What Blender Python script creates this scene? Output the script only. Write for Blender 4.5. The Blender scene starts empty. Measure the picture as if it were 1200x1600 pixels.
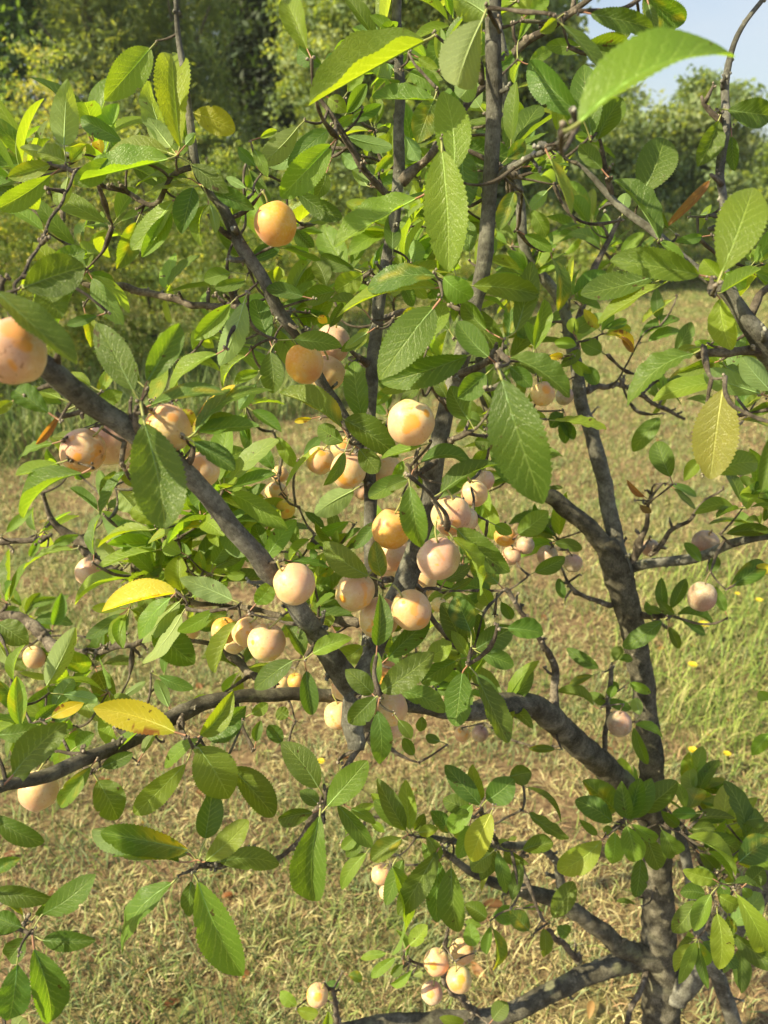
import bpy, math, random
import numpy as np
from mathutils import Vector, Matrix, noise

random.seed(7); np.random.seed(7)
C = bpy.context.scene.collection
SC = bpy.context.scene

# ------------------------------------------------------------------ camera
F = 1209.0                       # focal length in photo pixels (1200 x 1600)
CAM = Vector((0, 0, 1.6)); PITCH = math.radians(22.5)
cd = bpy.data.cameras.new('camera'); cam = bpy.data.objects.new('camera', cd); C.objects.link(cam)
cam.location = CAM; cam.rotation_euler = (math.pi/2 - PITCH, 0, 0)
cd.sensor_fit = 'VERTICAL'; cd.sensor_height = 36; cd.sensor_width = 36
cd.lens = 36 * F / 1600; cd.clip_start = 0.02; cd.clip_end = 1500
cd.dof.use_dof = True; cd.dof.focus_distance = 0.74; cd.dof.aperture_fstop = 8.0
SC.camera = cam
MR = Matrix.Rotation(math.pi/2 - PITCH, 3, 'X')
def P(px, py, d):
    return CAM + MR @ Vector(((px-600)/F*d, (800-py)/F*d, -d))
def ground_at(px, py):
    v = MR @ Vector(((px-600)/F, (800-py)/F, -1)); t = -CAM.z / v.z
    return CAM + v*t

# ------------------------------------------------------------------ world, sun, exposure
SUN = Vector((-0.72, -0.30, 0.64)).normalized()         # towards the sun: left, behind the camera
world = bpy.data.worlds.new('World'); SC.world = world; world.use_nodes = True
wn = world.node_tree; wn.nodes.clear()
wo = wn.nodes.new('ShaderNodeOutputWorld'); bg = wn.nodes.new('ShaderNodeBackground')
sky = wn.nodes.new('ShaderNodeTexSky'); sky.sky_type = 'NISHITA'; sky.sun_disc = False
sky.sun_elevation = math.asin(SUN.z); sky.sun_rotation = math.atan2(SUN.x, SUN.y)
sky.air_density = 1.0; sky.dust_density = 2.2; sky.ozone_density = 1.0; sky.altitude = 100
tc = wn.nodes.new('ShaderNodeTexCoord'); mp = wn.nodes.new('ShaderNodeMapping'); mp.inputs['Scale'].default_value = (1, 1, 3.2)
cn = wn.nodes.new('ShaderNodeTexNoise'); cn.inputs['Scale'].default_value = 1.8; cn.inputs['Detail'].default_value = 7; cn.inputs['Roughness'].default_value = .55
cr = wn.nodes.new('ShaderNodeValToRGB'); cr.color_ramp.elements[0].position = .38; cr.color_ramp.elements[1].position = .66
mx = wn.nodes.new('ShaderNodeMix'); mx.data_type = 'RGBA'
wn.links.new(tc.outputs['Generated'], mp.inputs['Vector']); wn.links.new(mp.outputs[0], cn.inputs['Vector'])
wn.links.new(cn.outputs['Fac'], cr.inputs[0]); wn.links.new(sky.outputs[0], mx.inputs[6])
mm = wn.nodes.new('ShaderNodeMath'); mm.operation = 'MULTIPLY'; mm.inputs[1].default_value = .6
wn.links.new(cr.outputs[0], mm.inputs[0]); wn.links.new(mm.outputs[0], mx.inputs[0])
mx.inputs[7].default_value = (4.4, 4.75, 5.2, 1)          # thin bright cloud
wn.links.new(mx.outputs[2], bg.inputs[0]); bg.inputs[1].default_value = 0.09
wn.links.new(bg.outputs[0], wo.inputs[0])
sl = bpy.data.lights.new('sun', 'SUN'); so = bpy.data.objects.new('sun', sl); C.objects.link(so)
sl.energy = 5.0; sl.angle = math.radians(0.55); sl.color = (1, .885, .56)
so.rotation_euler = SUN.to_track_quat('Z', 'Y').to_euler(); so.location = (-4, -4, 6)
SC.view_settings.view_transform = 'Standard'; SC.view_settings.look = 'None'
SC.view_settings.exposure = 1.0; SC.view_settings.gamma = 1; SC.view_settings.use_curve_mapping = False
SC.render.engine = 'CYCLES'
SC.cycles.max_bounces = 7; SC.cycles.transparent_max_bounces = 4; SC.cycles.diffuse_bounces = 4

# ------------------------------------------------------------------ helpers
def link(name, me, mat=None, parent=None, **kw):
    o = bpy.data.objects.new(name, me); C.objects.link(o)
    if me is not None:
        for m in (mat if isinstance(mat, (list, tuple)) else [mat]):
            if m and m.name not in [x.name for x in me.materials if x]: me.materials.append(m)
    if parent: o.parent = parent
    for k, v in kw.items(): o[k] = v
    return o
def empty(name, loc, **kw):
    o = bpy.data.objects.new(name, None); C.objects.link(o); o.location = loc; o.empty_display_size = .05
    for k, v in kw.items(): o[k] = v
    return o

class MB:
    """collects vertices, faces, uvs, tints"""
    def __init__(s): s.v = []; s.f = []; s.uv = []; s.t = []; s.m = []
    def add(s, v, f, uv=None, tint=(1, 1, 1), mi=0):
        b = len(s.v); s.v += [tuple(x) for x in v]; s.f += [tuple(i+b for i in q) for q in f]
        s.uv += uv if uv is not None else [(0, 0)]*len(v)
        s.t += tint if isinstance(tint, list) else [tint]*len(v)
        s.m += [mi]*len(f)
    def mesh(s, name, origin=None, smooth=True):
        me = bpy.data.meshes.new(name)
        V = s.v if origin is None else [(a-origin[0], b-origin[1], c-origin[2]) for a, b, c in s.v]
        me.from_pydata(V, [], s.f)
        if smooth: me.shade_smooth()
        me.polygons.foreach_set('material_index', s.m)
        n = len(me.loops); li = np.empty(n, np.int32); me.loops.foreach_get('vertex_index', li)
        u = me.uv_layers.new(name='UVMap'); u.data.foreach_set('uv', np.array(s.uv, np.float32)[li].ravel())
        a = me.color_attributes.new('tint', 'FLOAT_COLOR', 'POINT')
        t = np.ones((len(s.v), 4), np.float32); t[:, :3] = np.array(s.t, np.float32)[:, :3]
        a.data.foreach_set('color', t.ravel())
        me.update(); return me

def mat(name):
    m = bpy.data.materials.new(name); m.use_nodes = True; nt = m.node_tree; nt.nodes.clear()
    out = nt.nodes.new('ShaderNodeOutputMaterial'); pb = nt.nodes.new('ShaderNodeBsdfPrincipled')
    nt.links.new(pb.outputs[0], out.inputs[0]); return m, nt, pb, out
def N(nt, t, **kw):
    n = nt.nodes.new('ShaderNode'+t)
    for k, v in kw.items():
        if k in n.inputs.keys(): n.inputs[k].default_value = v
        else: setattr(n, k, v)
    return n
def L(nt, a, b): nt.links.new(a, b)
def math_(nt, op, a, b=None, c=None):
    n = nt.nodes.new('ShaderNodeMath'); n.operation = op
    for i, x in enumerate((a, b, c)):
        if x is None: continue
        if isinstance(x, (int, float)): n.inputs[i].default_value = x
        else: nt.links.new(x, n.inputs[i])
    return n.outputs[0]
def mixc(nt, f, a, b, mode='MIX'):
    n = nt.nodes.new('ShaderNodeMix'); n.data_type = 'RGBA'; n.blend_type = mode
    for i, x in ((0, f), (6, a), (7, b)):
        if isinstance(x, (int, float)): n.inputs[i].default_value = x
        elif isinstance(x, tuple): n.inputs[i].default_value = (*x, 1) if len(x) == 3 else x
        else: nt.links.new(x, n.inputs[i])
    return n.outputs[2]
def ramp(nt, f, stops):
    n = nt.nodes.new('ShaderNodeValToRGB'); e = n.color_ramp.elements
    while len(e) < len(stops): e.new(.5)
    for i, (p, c) in enumerate(stops): e[i].position = p; e[i].color = (*c, 1)
    nt.links.new(f, n.inputs[0]); return n.outputs[0]

# ------------------------------------------------------------------ materials
def leaf_material(name, detail=True, trans=.52, rough=.42):
    m, nt, pb, out = mat(name)
    at = N(nt, 'Attribute', attribute_name='tint'); col = at.outputs['Color']
    geo = N(nt, 'NewGeometry'); tcn = N(nt, 'TexCoord')
    if detail:
        uv = N(nt, 'UVMap'); sep = N(nt, 'SeparateXYZ'); L(nt, uv.outputs[0], sep.inputs[0])
        s, v = sep.outputs[0], sep.outputs[1]               # s along 0..1, v across -1..1 (in half widths)
        av = math_(nt, 'ABSOLUTE', v)
        # side veins: lines sloping forward
        q = math_(nt, 'SUBTRACT', math_(nt, 'MULTIPLY', s, 9.0), math_(nt, 'MULTIPLY', math_(nt, 'POWER', av, .8), 2.1))
        nz = N(nt, 'TexNoise', Scale=7.0, Detail=2.0); L(nt, uv.outputs[0], nz.inputs['Vector'])
        q = math_(nt, 'ADD', q, math_(nt, 'MULTIPLY', nz.outputs['Fac'], .7))
        fr = math_(nt, 'ABSOLUTE', math_(nt, 'SUBTRACT', math_(nt, 'FRACT', q), .5))   # 0 at the vein
        side = math_(nt, 'SUBTRACT', 1, math_(nt, 'MULTIPLY', fr, 6.5)); side = math_(nt, 'MAXIMUM', side, 0)
        side = math_(nt, 'MULTIPLY', side, math_(nt, 'SUBTRACT', 1.05, av))
        mid = math_(nt, 'MAXIMUM', math_(nt, 'SUBTRACT', 1, math_(nt, 'MULTIPLY', av, 15)), 0)
        # net of small veins
        vo = N(nt, 'TexVoronoi', Scale=24.0, feature='DISTANCE_TO_EDGE')
        mpn = N(nt, 'Mapping'); mpn.inputs['Scale'].default_value = (1.0, .42, 1); L(nt, uv.outputs[0], mpn.inputs[0]); L(nt, mpn.outputs[0], vo.inputs['Vector'])
        net = math_(nt, 'MAXIMUM', math_(nt, 'SUBTRACT', 1, math_(nt, 'MULTIPLY', vo.outputs['Distance'], 7)), 0)
        vein = math_(nt, 'MINIMUM', math_(nt, 'ADD', math_(nt, 'MULTIPLY', side, .85), mid), 1)
        oi = N(nt, 'ObjectInfo')
        big = N(nt, 'TexNoise', Scale=22.0, Detail=4.0); L(nt, tcn.outputs['Object'], big.inputs['Vector'])
        lift = mixc(nt, math_(nt, 'MULTIPLY', ramp_fac(nt, big.outputs['Fac'], .45, .75), .35), col, mixc(nt, 1.0, col, (1.5, 1.25, .8), 'MULTIPLY'))
        lift = mixc(nt, math_(nt, 'MULTIPLY', net, .08), lift, mixc(nt, 1.0, lift, (1.5, 1.4, 1.3), 'MULTIPLY'))
        c2 = mixc(nt, math_(nt, 'MULTIPLY', vein, .62), lift, mixc(nt, .5, mixc(nt, 1.0, col, (2.0, 1.9, 1.8), 'MULTIPLY'), (.34, .42, .16)))
        # rust specks with a shape of their own
        sp = N(nt, 'TexNoise', Scale=150.0, Detail=2.0); L(nt, tcn.outputs['Object'], sp.inputs['Vector'])
        sp2 = N(nt, 'TexNoise', Scale=26.0, Detail=1.0); L(nt, tcn.outputs['Object'], sp2.inputs['Vector'])
        spot = math_(nt, 'MULTIPLY', ramp_fac(nt, sp.outputs['Fac'], .66, .71), ramp_fac(nt, sp2.outputs['Fac'], .56, .62))
        c2 = mixc(nt, math_(nt, 'MULTIPLY', spot, .8), c2, (.07, .035, .012))
        front = c2
        hgt = math_(nt, 'ADD', math_(nt, 'MULTIPLY', side, -.5), math_(nt, 'ADD', math_(nt, 'MULTIPLY', mid, -.9), math_(nt, 'MULTIPLY', net, -.25)))
        bp = N(nt, 'Bump', Strength=.5, Distance=.0012); L(nt, hgt, bp.inputs['Height']); L(nt, bp.outputs[0], pb.inputs['Normal'])
    else: front = col; bp = None
    back = mixc(nt, .55, front, mixc(nt, 1.0, front, (1.5, 1.55, 2.2), 'MULTIPLY'))
    back = mixc(nt, .18, back, (.30, .36, .22))
    cc = mixc(nt, geo.outputs['Backfacing'], front, back)
    L(nt, cc, pb.inputs['Base Color'])
    L(nt, math_(nt, 'ADD', math_(nt, 'MULTIPLY', geo.outputs['Backfacing'], .25), rough), pb.inputs['Roughness'])
    pb.inputs['Specular IOR Level'].default_value = .5
    tr = N(nt, 'BsdfTranslucent'); L(nt, mixc(nt, 1.0, front, (2.35, 2.1, .42), 'MULTIPLY'), tr.inputs[0])
    if bp: L(nt, bp.outputs[0], tr.inputs['Normal'])
    ms = N(nt, 'MixShader'); ms.inputs[0].default_value = trans
    L(nt, pb.outputs[0], ms.inputs[1]); L(nt, tr.outputs[0], ms.inputs[2]); L(nt, ms.outputs[0], out.inputs[0])
    return m
def ramp_fac(nt, f, a, b):
    n = nt.nodes.new('ShaderNodeMapRange'); n.interpolation_type = 'SMOOTHSTEP'
    n.inputs['From Min'].default_value = a; n.inputs['From Max'].default_value = b
    nt.links.new(f, n.inputs['Value']); return n.outputs[0]

M_leaf = leaf_material('plum_leaf')
M_fol = leaf_material('far_leaf', detail=False, trans=.42, rough=.6)

m, nt, pb, out = mat('petiole'); M_pet = m
at = N(nt, 'Attribute', attribute_name='tint'); L(nt, at.outputs['Color'], pb.inputs['Base Color']); pb.inputs['Roughness'].default_value = .5

def bark_material(name, ca, cb, cc, lichen, sc=1.0):
    m, nt, pb, out = mat(name); tcn = N(nt, 'TexCoord')
    uv = N(nt, 'UVMap')
    n1 = N(nt, 'TexNoise', Scale=38.0*sc, Detail=8.0, Roughness=.68); L(nt, tcn.outputs['Object'], n1.inputs['Vector'])
    mpn = N(nt, 'Mapping'); mpn.inputs['Scale'].default_value = (1.5, 9, 1); L(nt, uv.outputs[0], mpn.inputs[0])
    n2 = N(nt, 'TexNoise', Scale=16.0, Detail=5.0, Roughness=.7); L(nt, mpn.outputs[0], n2.inputs['Vector'])
    n3 = N(nt, 'TexNoise', Scale=11.0*sc, Detail=3.0); L(nt, tcn.outputs['Object'], n3.inputs['Vector'])
    n4 = N(nt, 'TexNoise', Scale=230.0*sc, Detail=3.0); L(nt, tcn.outputs['Object'], n4.inputs['Vector'])
    f = math_(nt, 'ADD', math_(nt, 'MULTIPLY', n1.outputs['Fac'], .6), math_(nt, 'MULTIPLY', n2.outputs['Fac'], .4))
    c = ramp(nt, f, [(.40, ca), (.5, cb), (.59, cc)])
    mp5 = N(nt, 'Mapping'); mp5.inputs['Scale'].default_value = (9, 3.5, 1); L(nt, uv.outputs[0], mp5.inputs[0])
    n5 = N(nt, 'TexNoise', Scale=9.0, Detail=4.0, Roughness=.75, Distortion=.6); L(nt, mp5.outputs[0], n5.inputs['Vector'])
    len_ = ramp_fac(nt, n5.outputs['Fac'], .60, .68)
    c = mixc(nt, math_(nt, 'MULTIPLY', len_, .55), c, (.33, .29, .23))
    c = mixc(nt, math_(nt, 'MULTIPLY', ramp_fac(nt, n5.outputs['Fac'], .42, .34), .4), c, (.04, .034, .026))
    c = mixc(nt, math_(nt, 'MULTIPLY', ramp_fac(nt, n4.outputs['Fac'], .5, .36), .35), c, (.05, .042, .03))
    li = math_(nt, 'MULTIPLY', ramp_fac(nt, n3.outputs['Fac'], .56, .68), ramp_fac(nt, n1.outputs['Fac'], .46, .58))
    c = mixc(nt, math_(nt, 'MULTIPLY', li, .6), c, lichen)
    L(nt, c, pb.inputs['Base Color']); pb.inputs['Roughness'].default_value = .82; pb.inputs['Specular IOR Level'].default_value = .25
    bp = N(nt, 'Bump', Strength=.9, Distance=.0028)
    L(nt, math_(nt, 'ADD', math_(nt, 'ADD', f, math_(nt, 'MULTIPLY', n4.outputs['Fac'], .5)), math_(nt, 'MULTIPLY', n5.outputs['Fac'], .8)), bp.inputs['Height']); L(nt, bp.outputs[0], pb.inputs['Normal'])
    return m
M_bark = bark_material('plum_bark', (.065, .060, .047), (.17, .165, .14), (.33, .32, .275), (.22, .23, .15))
M_oldbark = bark_material('old_plum_bark', (.035, .030, .02), (.115, .105, .078), (.26, .235, .18), (.22, .23, .11), .9)
M_twig = bark_material('twig_bark', (.06, .046, .034), (.16, .13, .10), (.34, .29, .23), (.24, .24, .15), 1.6)

def plum_material(name, base, pink, orange, patch=.5, freckle=.3, rust=0.0):
    m, nt, pb, out = mat(name); tcn = N(nt, 'TexCoord'); oi = N(nt, 'ObjectInfo')
    off = N(nt, 'VectorMath', operation='ADD')
    sc = N(nt, 'VectorMath', operation='SCALE'); sc.inputs[0].default_value = (3.1, 7.7, 5.3); L(nt, math_(nt, 'MULTIPLY', oi.outputs['Random'], 20), sc.inputs['Scale'])
    L(nt, tcn.outputs['Object'], off.inputs[0]); L(nt, sc.outputs[0], off.inputs[1]); v = off.outputs[0]
    n1 = N(nt, 'TexNoise', Scale=36.0, Detail=2.0); L(nt, v, n1.inputs['Vector'])
    n2 = N(nt, 'TexNoise', Scale=58.0, Detail=3.0, Roughness=.5, Distortion=.4); L(nt, v, n2.inputs['Vector'])
    n3 = N(nt, 'TexNoise', Scale=420.0, Detail=2.0); L(nt, v, n3.inputs['Vector'])
    n4 = N(nt, 'TexVoronoi', Scale=230.0); L(nt, v, n4.inputs['Vector'])
    n5 = N(nt, 'TexNoise', Scale=150.0, Detail=5.0, Roughness=.7, Distortion=1.5); L(nt, v, n5.inputs['Vector'])
    c = mixc(nt, ramp_fac(nt, n1.outputs['Fac'], .36, .62), base, pink)
    c = mixc(nt, math_(nt, 'MULTIPLY', ramp_fac(nt, n3.outputs['Fac'], .4, .7), .12), c, (.88, .74, .56))      # waxy bloom
    t = .69 - .2*patch
    c = mixc(nt, math_(nt, 'MULTIPLY', ramp_fac(nt, n2.outputs['Fac'], t+.015, t+.10), .85), c, orange)
    dusty = math_(nt, 'MULTIPLY', ramp_fac(nt, n5.outputs['Fac'], .40, .62), ramp_fac(nt, n1.outputs['Fac'], .56, .42))
    c = mixc(nt, math_(nt, 'MULTIPLY', dusty, .08 if base[2] < .1 else .34), c, (.82, .72, .56))
    fk = math_(nt, 'MULTIPLY', math_(nt, 'SUBTRACT', 1, ramp_fac(nt, n4.outputs['Distance'], .13, .2)), ramp_fac(nt, n5.outputs['Fac'], .44, .54))
    c = mixc(nt, math_(nt, 'MULTIPLY', fk, freckle), c, (.42, .17, .05))
    if rust: c = mixc(nt, math_(nt, 'MULTIPLY', math_(nt, 'MULTIPLY', ramp_fac(nt, n5.outputs['Fac'], .56, .62), ramp_fac(nt, n1.outputs['Fac'], .5, .58)), rust), c, (.25, .09, .02))
    at5 = N(nt, 'Attribute', attribute_name='tint'); s5 = N(nt, 'SeparateColor'); L(nt, at5.outputs['Color'], s5.inputs[0])
    mk_ = ramp_fac(nt, math_(nt, 'ADD', math_(nt, 'SUBTRACT', 1, s5.outputs[0]), math_(nt, 'MULTIPLY', math_(nt, 'SUBTRACT', n5.outputs['Fac'], .5), .7)), .35, .6)
    c = mixc(nt, math_(nt, 'MULTIPLY', mk_, .92), c, (.80, .36, .02))
    bl_ = math_(nt, 'SUBTRACT', 1, s5.outputs[1])
    c = mixc(nt, math_(nt, 'MULTIPLY', bl_, .6), c, (.56, .27, .24))
    L(nt, c, pb.inputs['Base Color'])
    L(nt, math_(nt, 'ADD', math_(nt, 'MULTIPLY', n2.outputs['Fac'], .2), .33), pb.inputs['Roughness'])
    pb.inputs['Subsurface Weight'].default_value = .35; pb.inputs['Subsurface Radius'].default_value = (1, .5, .2); pb.inputs['Subsurface Scale'].default_value = .006
    pb.inputs['Specular IOR Level'].default_value = .45
    pb.inputs['Sheen Weight'].default_value = .12
    return m
PM = {
 'cream': plum_material('cream_plum', (.76, .56, .23), (.72, .44, .22), (.76, .36, .03), .55, .4),
 'peach': plum_material('peach_plum', (.72, .54, .20), (.66, .42, .19), (.78, .37, .03), .7, .5),
 'pink': plum_material('pink_plum', (.66, .47, .28), (.58, .36, .24), (.70, .30, .07), .4, .45),
 'amber': plum_material('amber_plum', (.76, .42, .04), (.70, .31, .02), (.72, .47, .15), .6, .35),
 'rusty': plum_material('rusty_plum', (.72, .49, .23), (.62, .36, .21), (.74, .33, .04), .7, .5, .85),
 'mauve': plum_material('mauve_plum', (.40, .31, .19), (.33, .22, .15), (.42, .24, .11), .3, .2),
 'yellow': plum_material('yellow_plum', (.80, .55, .04), (.78, .45, .03), (.78, .38, .02), .5, .2),
}

# ------------------------------------------------------------------ ground
def ground_z(x, y):
    return 0.035*noise.noise(Vector((x*.6, y*.6, 0))) + .012*noise.noise(Vector((x*2.3, y*2.3, 4)))
def add_ground():
    xs = np.concatenate([-np.geomspace(75, 6, 12), np.linspace(-5.6, 5.6, 75), np.geomspace(6, 75, 12)])
    ys = np.concatenate([-np.geomspace(30, 2, 6), np.linspace(-1.5, 16, 110), np.geomspace(17, 85, 10)])
    V = [(x, y, ground_z(x, y)*max(0, min(1, 2-abs(y)/12))) for y in ys for x in xs]; nx = len(xs)
    Fc = [(j*nx+i, j*nx+i+1, (j+1)*nx+i+1, (j+1)*nx+i) for j in range(len(ys)-1) for i in range(nx-1)]
    me = bpy.data.meshes.new('ground'); me.from_pydata(V, [], Fc); me.shade_smooth()
    m, nt, pb, out = mat('dry_meadow'); tcn = N(nt, 'TexCoord'); v = tcn.outputs['Object']
    a = N(nt, 'TexNoise', Scale=1.1, Detail=5.0, Roughness=.6); L(nt, v, a.inputs['Vector'])
    b = N(nt, 'TexNoise', Scale=46.0, Detail=6.0, Roughness=.75); L(nt, v, b.inputs['Vector'])
    c0 = N(nt, 'TexNoise', Scale=6.0, Detail=4.0); L(nt, v, c0.inputs['Vector'])
    straw = ramp(nt, b.outputs['Fac'], [(.32, (.09, .055, .032)), (.48, (.24, .16, .09)), (.66, (.42, .32, .17))])
    green = ramp(nt, b.outputs['Fac'], [(.32, (.07, .08, .03)), (.5, (.2, .22, .07)), (.68, (.36, .37, .14))])
    g = math_(nt, 'MULTIPLY', ramp_fac(nt, a.outputs['Fac'], .42, .62), ramp_fac(nt, c0.outputs['Fac'], .3, .6))
    sp = N(nt, 'SeparateXYZ'); L(nt, v, sp.inputs[0]); far = ramp_fac(nt, sp.outputs[1], 4, 13)
    g = math_(nt, 'MINIMUM', math_(nt, 'ADD', g, math_(nt, 'MULTIPLY', far, .35)), 1)
    L(nt, mixc(nt, g, straw, green), pb.inputs['Base Color']); pb.inputs['Roughness'].default_value = .95; pb.inputs['Specular IOR Level'].default_value = .1
    bp = N(nt, 'Bump', Strength=.9, Distance=.02); L(nt, b.outputs['Fac'], bp.inputs['Height']); L(nt, bp.outputs[0], pb.inputs['Normal'])
    link('ground', me, m, kind='structure', label='dry mown meadow ground under the plum tree')
add_ground()

def blades(n, rmin, rmax, power, ang, lenr, widr, leanr, colfn, name, label, maskfn=None):
    u = np.random.rand(n); p = 2-power
    r = (rmin**p + u*(rmax**p - rmin**p))**(1/p)
    th = (np.random.rand(n)*2-1)*ang
    x = r*np.sin(th); y = r*np.cos(th)
    if maskfn is not None:
        k = maskfn(x, y); x, y, r = x[k], y[k], r[k]; n = len(x)
    z = np.array([ground_z(a, b) for a, b in zip(x, y)], np.float32)
    az = np.random.rand(n)*2*np.pi; ln = np.random.uniform(*lenr, n)*(1+.04*r); wd = np.random.uniform(*widr, n)*(1+.22*r)
    lean = np.random.uniform(*leanr, n)                     # radians from vertical
    dx, dy = np.cos(az), np.sin(az); sx, sy = -dy, dx
    base = np.stack([x, y, z], 1)
    def pt(t, bend):
        a = np.clip(lean*bend, 0, 1.62)
        return np.stack([dx*np.sin(a)*ln*t, dy*np.sin(a)*ln*t, np.cos(a)*ln*t], 1)
    twist = np.random.uniform(-.6, .6, n)
    side = np.stack([sx, sy, twist], 1)*wd[:, None]*.5
    m1 = base + pt(.5, .75); m2 = base + pt(.5, .75) + pt(.5, 1.3)
    m1[:, 2] = np.maximum(m1[:, 2], z+.004); m2[:, 2] = np.maximum(m2[:, 2], z+.003)
    m2[:, :2] += np.random.normal(0, 1, (n, 2))*ln[:, None]*.12
    V = np.stack([base-side, base+side, m1-side*.9, m1+side*.9, m2], 1).reshape(-1, 3).astype(np.float32)
    b = np.arange(n)*5
    quads = np.stack([b, b+1, b+3, b+2], 1); tris = np.stack([b+2, b+3, b+4], 1)
    me = bpy.data.meshes.new(name); me.vertices.add(len(V)); me.vertices.foreach_set('co', V.ravel())
    me.loops.add(7*n); me.polygons.add(2*n)
    li = np.concatenate([quads, tris], 1).ravel().astype(np.int32)
    me.loops.foreach_set('vertex_index', li)
    st = np.stack([np.arange(n)*7, np.arange(n)*7+4], 1).ravel().astype(np.int32)
    me.polygons.foreach_set('loop_start', st)
    me.update(calc_edges=True)
    col = colfn(x, y, n); col = np.repeat(col[:, None, :], 5, 1)
    rgba = np.ones((n, 5, 4), np.float32); rgba[:, :, :3] = col
    a = me.color_attributes.new('tint', 'FLOAT_COLOR', 'POINT'); a.data.foreach_set('color', rgba.ravel())
    me.shade_smooth()
    return link(name, me, M_grass, kind='stuff', label=label)
m, nt, pb, out = mat('grass_blade'); M_grass = m
at = N(nt, 'Attribute', attribute_name='tint'); L(nt, at.outputs['Color'], pb.inputs['Base Color']); pb.inputs['Roughness'].default_value = .6; pb.inputs['Specular IOR Level'].default_value = .3
tr = N(nt, 'BsdfTranslucent'); L(nt, at.outputs['Color'], tr.inputs[0]); ms = N(nt, 'MixShader'); ms.inputs[0].default_value = .25
L(nt, pb.outputs[0], ms.inputs[1]); L(nt, tr.outputs[0], ms.inputs[2]); L(nt, ms.outputs[0], out.inputs[0])

def pal(cols, n, jit=.18):
    c = np.array(cols, np.float32)[np.random.randint(0, len(cols), n)]
    return np.clip(c*(1+np.random.normal(0, jit, (n, 1))), .01, .9)
STRAW = [(.56, .48, .22), (.44, .37, .17), (.66, .58, .32), (.32, .24, .12), (.42, .37, .17), (.22, .15, .08), (.50, .47, .22), (.38, .25, .14)]
GREEN = [(.16, .22, .05), (.22, .28, .07), (.26, .31, .13), (.32, .35, .13), (.13, .18, .06)]
LUSH = [(.13, .22, .04), (.19, .29, .06), (.24, .32, .08), (.30, .36, .12)]
def greenness(x, y):
    return np.array([noise.noise(Vector((a*1.4, b*1.1, 9)))+.6*noise.noise(Vector((a*4, b*4, 2))) for a, b in zip(x, y)])
blades(240000, .75, 17, 1.45, .62, (.014, .055), (.0010, .0024), (.8, 1.58), lambda x, y, n: pal(STRAW, n, .25), 'dry_grass', 'matted straw coloured dry grass lying over the meadow',
       lambda x, y: np.array([noise.noise(Vector((a*5, b*5, 31)))+.5*noise.noise(Vector((a*17, b*17, 3))) for a, b in zip(x, y)])+np.random.normal(0, .12, len(x)) > -.12)
blades(150000, .75, 17, 1.3, .62, (.02, .07), (.0013, .0028), (.2, 1.4), lambda x, y, n: pal(GREEN, n), 'green_grass', 'short grey green grass growing through the straw',
       lambda x, y: greenness(x, y)+np.random.normal(0, .3, len(x)) > .02-np.clip((y-2)/8, 0, .7))
tuft = lambda x, y: np.array([noise.noise(Vector((a*5.5, b*5.5, 77))) for a, b in zip(x, y)])
blades(60000, .8, 8, 1.2, .62, (.02, .07), (.0012, .0026), (.15, 1.0), lambda x, y, n: pal([(.15, .22, .08), (.22, .29, .12), (.28, .33, .17), (.34, .36, .17)], n), 'grass_tufts', 'grey green tufts standing out of the straw',
       lambda x, y: tuft(x, y)+np.random.normal(0, .07, len(x)) > .22)
gA = ground_at(1180, 1080)
blades(50000, 1.3, 6, 1.2, .62, (.03, .16), (.0012, .0028), (.2, 1.3), lambda x, y, n: pal([(.22, .32, .06), (.30, .38, .08), (.38, .42, .12), (.18, .27, .06), (.46, .42, .18)], n, .25), 'long_grass', 'longer bright green grass clump at the right of the trunk',
       lambda x, y: (((x-gA.x-.25)/.62)**2+((y-gA.y)/1.0)**2 + np.random.normal(0, .25, len(x))) < 1.0)

# ------------------------------------------------------------------ skeleton of the plum tree (photo pixel, depth, diameter in px)
BR = []       # (kind, points)
def br(kind, *pts): BR.append((kind, pts))
br('trunk', (1062, 1965, 1.30, 92), (1048, 1780, 1.32, 74), (1034, 1600, 1.33, 64), (1030, 1480, 1.31, 62), (1026, 1350, 1.27, 50), (1020, 1230, 1.22, 43), (1008, 1100, 1.17, 40),
   (990, 990, 1.14, 43), (966, 900, 1.12, 50), (945, 845, 1.11, 38))
br('old', (948, 862, 1.115, 34), (915, 820, 1.10, 32), (870, 785, 1.08, 30), (845, 765, 1.07, 27), (800, 715, 1.05, 26), (765, 640, 1.03, 22), (750, 560, 1.02, 17))
br('young', (975, 900, 1.12, 36), (962, 850, 1.12, 31), (940, 740, 1.11, 27), (915, 650, 1.10, 24), (898, 560, 1.09, 22), (880, 480, 1.08, 20), (845, 430, 1.07, 19), (820, 390, 1.05, 18), (810, 300, 1.03, 16), (795, 180, 1.0, 15), (782, 60, .97, 13), (778, -60, .95, 11))
# big limb to the left
br('old', (1030, 1300, 1.25, 40), (1000, 1255, 1.20, 46), (950, 1205, 1.14, 46), (890, 1150, 1.06, 46), (845, 1110, 1.0, 44), (790, 1100, .96, 42), (730, 1112, .92, 32), (650, 1102, .88, 28), (540, 1088, .85, 24), (430, 1086, .81, 24),
   (350, 1092, .78, 24), (285, 1112, .75, 30), (230, 1145, .71, 24), (150, 1180, .66, 24), (70, 1212, .62, 24), (-20, 1240, .58, 22), (-140, 1290, .54, 16))
# foreground limb upper left to lower centre
br('young', (590, 1150, .84, 42), (545, 1068, .74, 42), (500, 1000, .70, 38), (450, 930, .66, 36), (400, 872, .63, 35), (345, 800, .61, 34), (290, 738, .59, 34), (225, 690, .56, 37), (150, 635, .53, 40), (90, 588, .50, 42), (40, 555, .48, 40), (-60, 500, .45, 36), (-200, 430, .42, 26))
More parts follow.
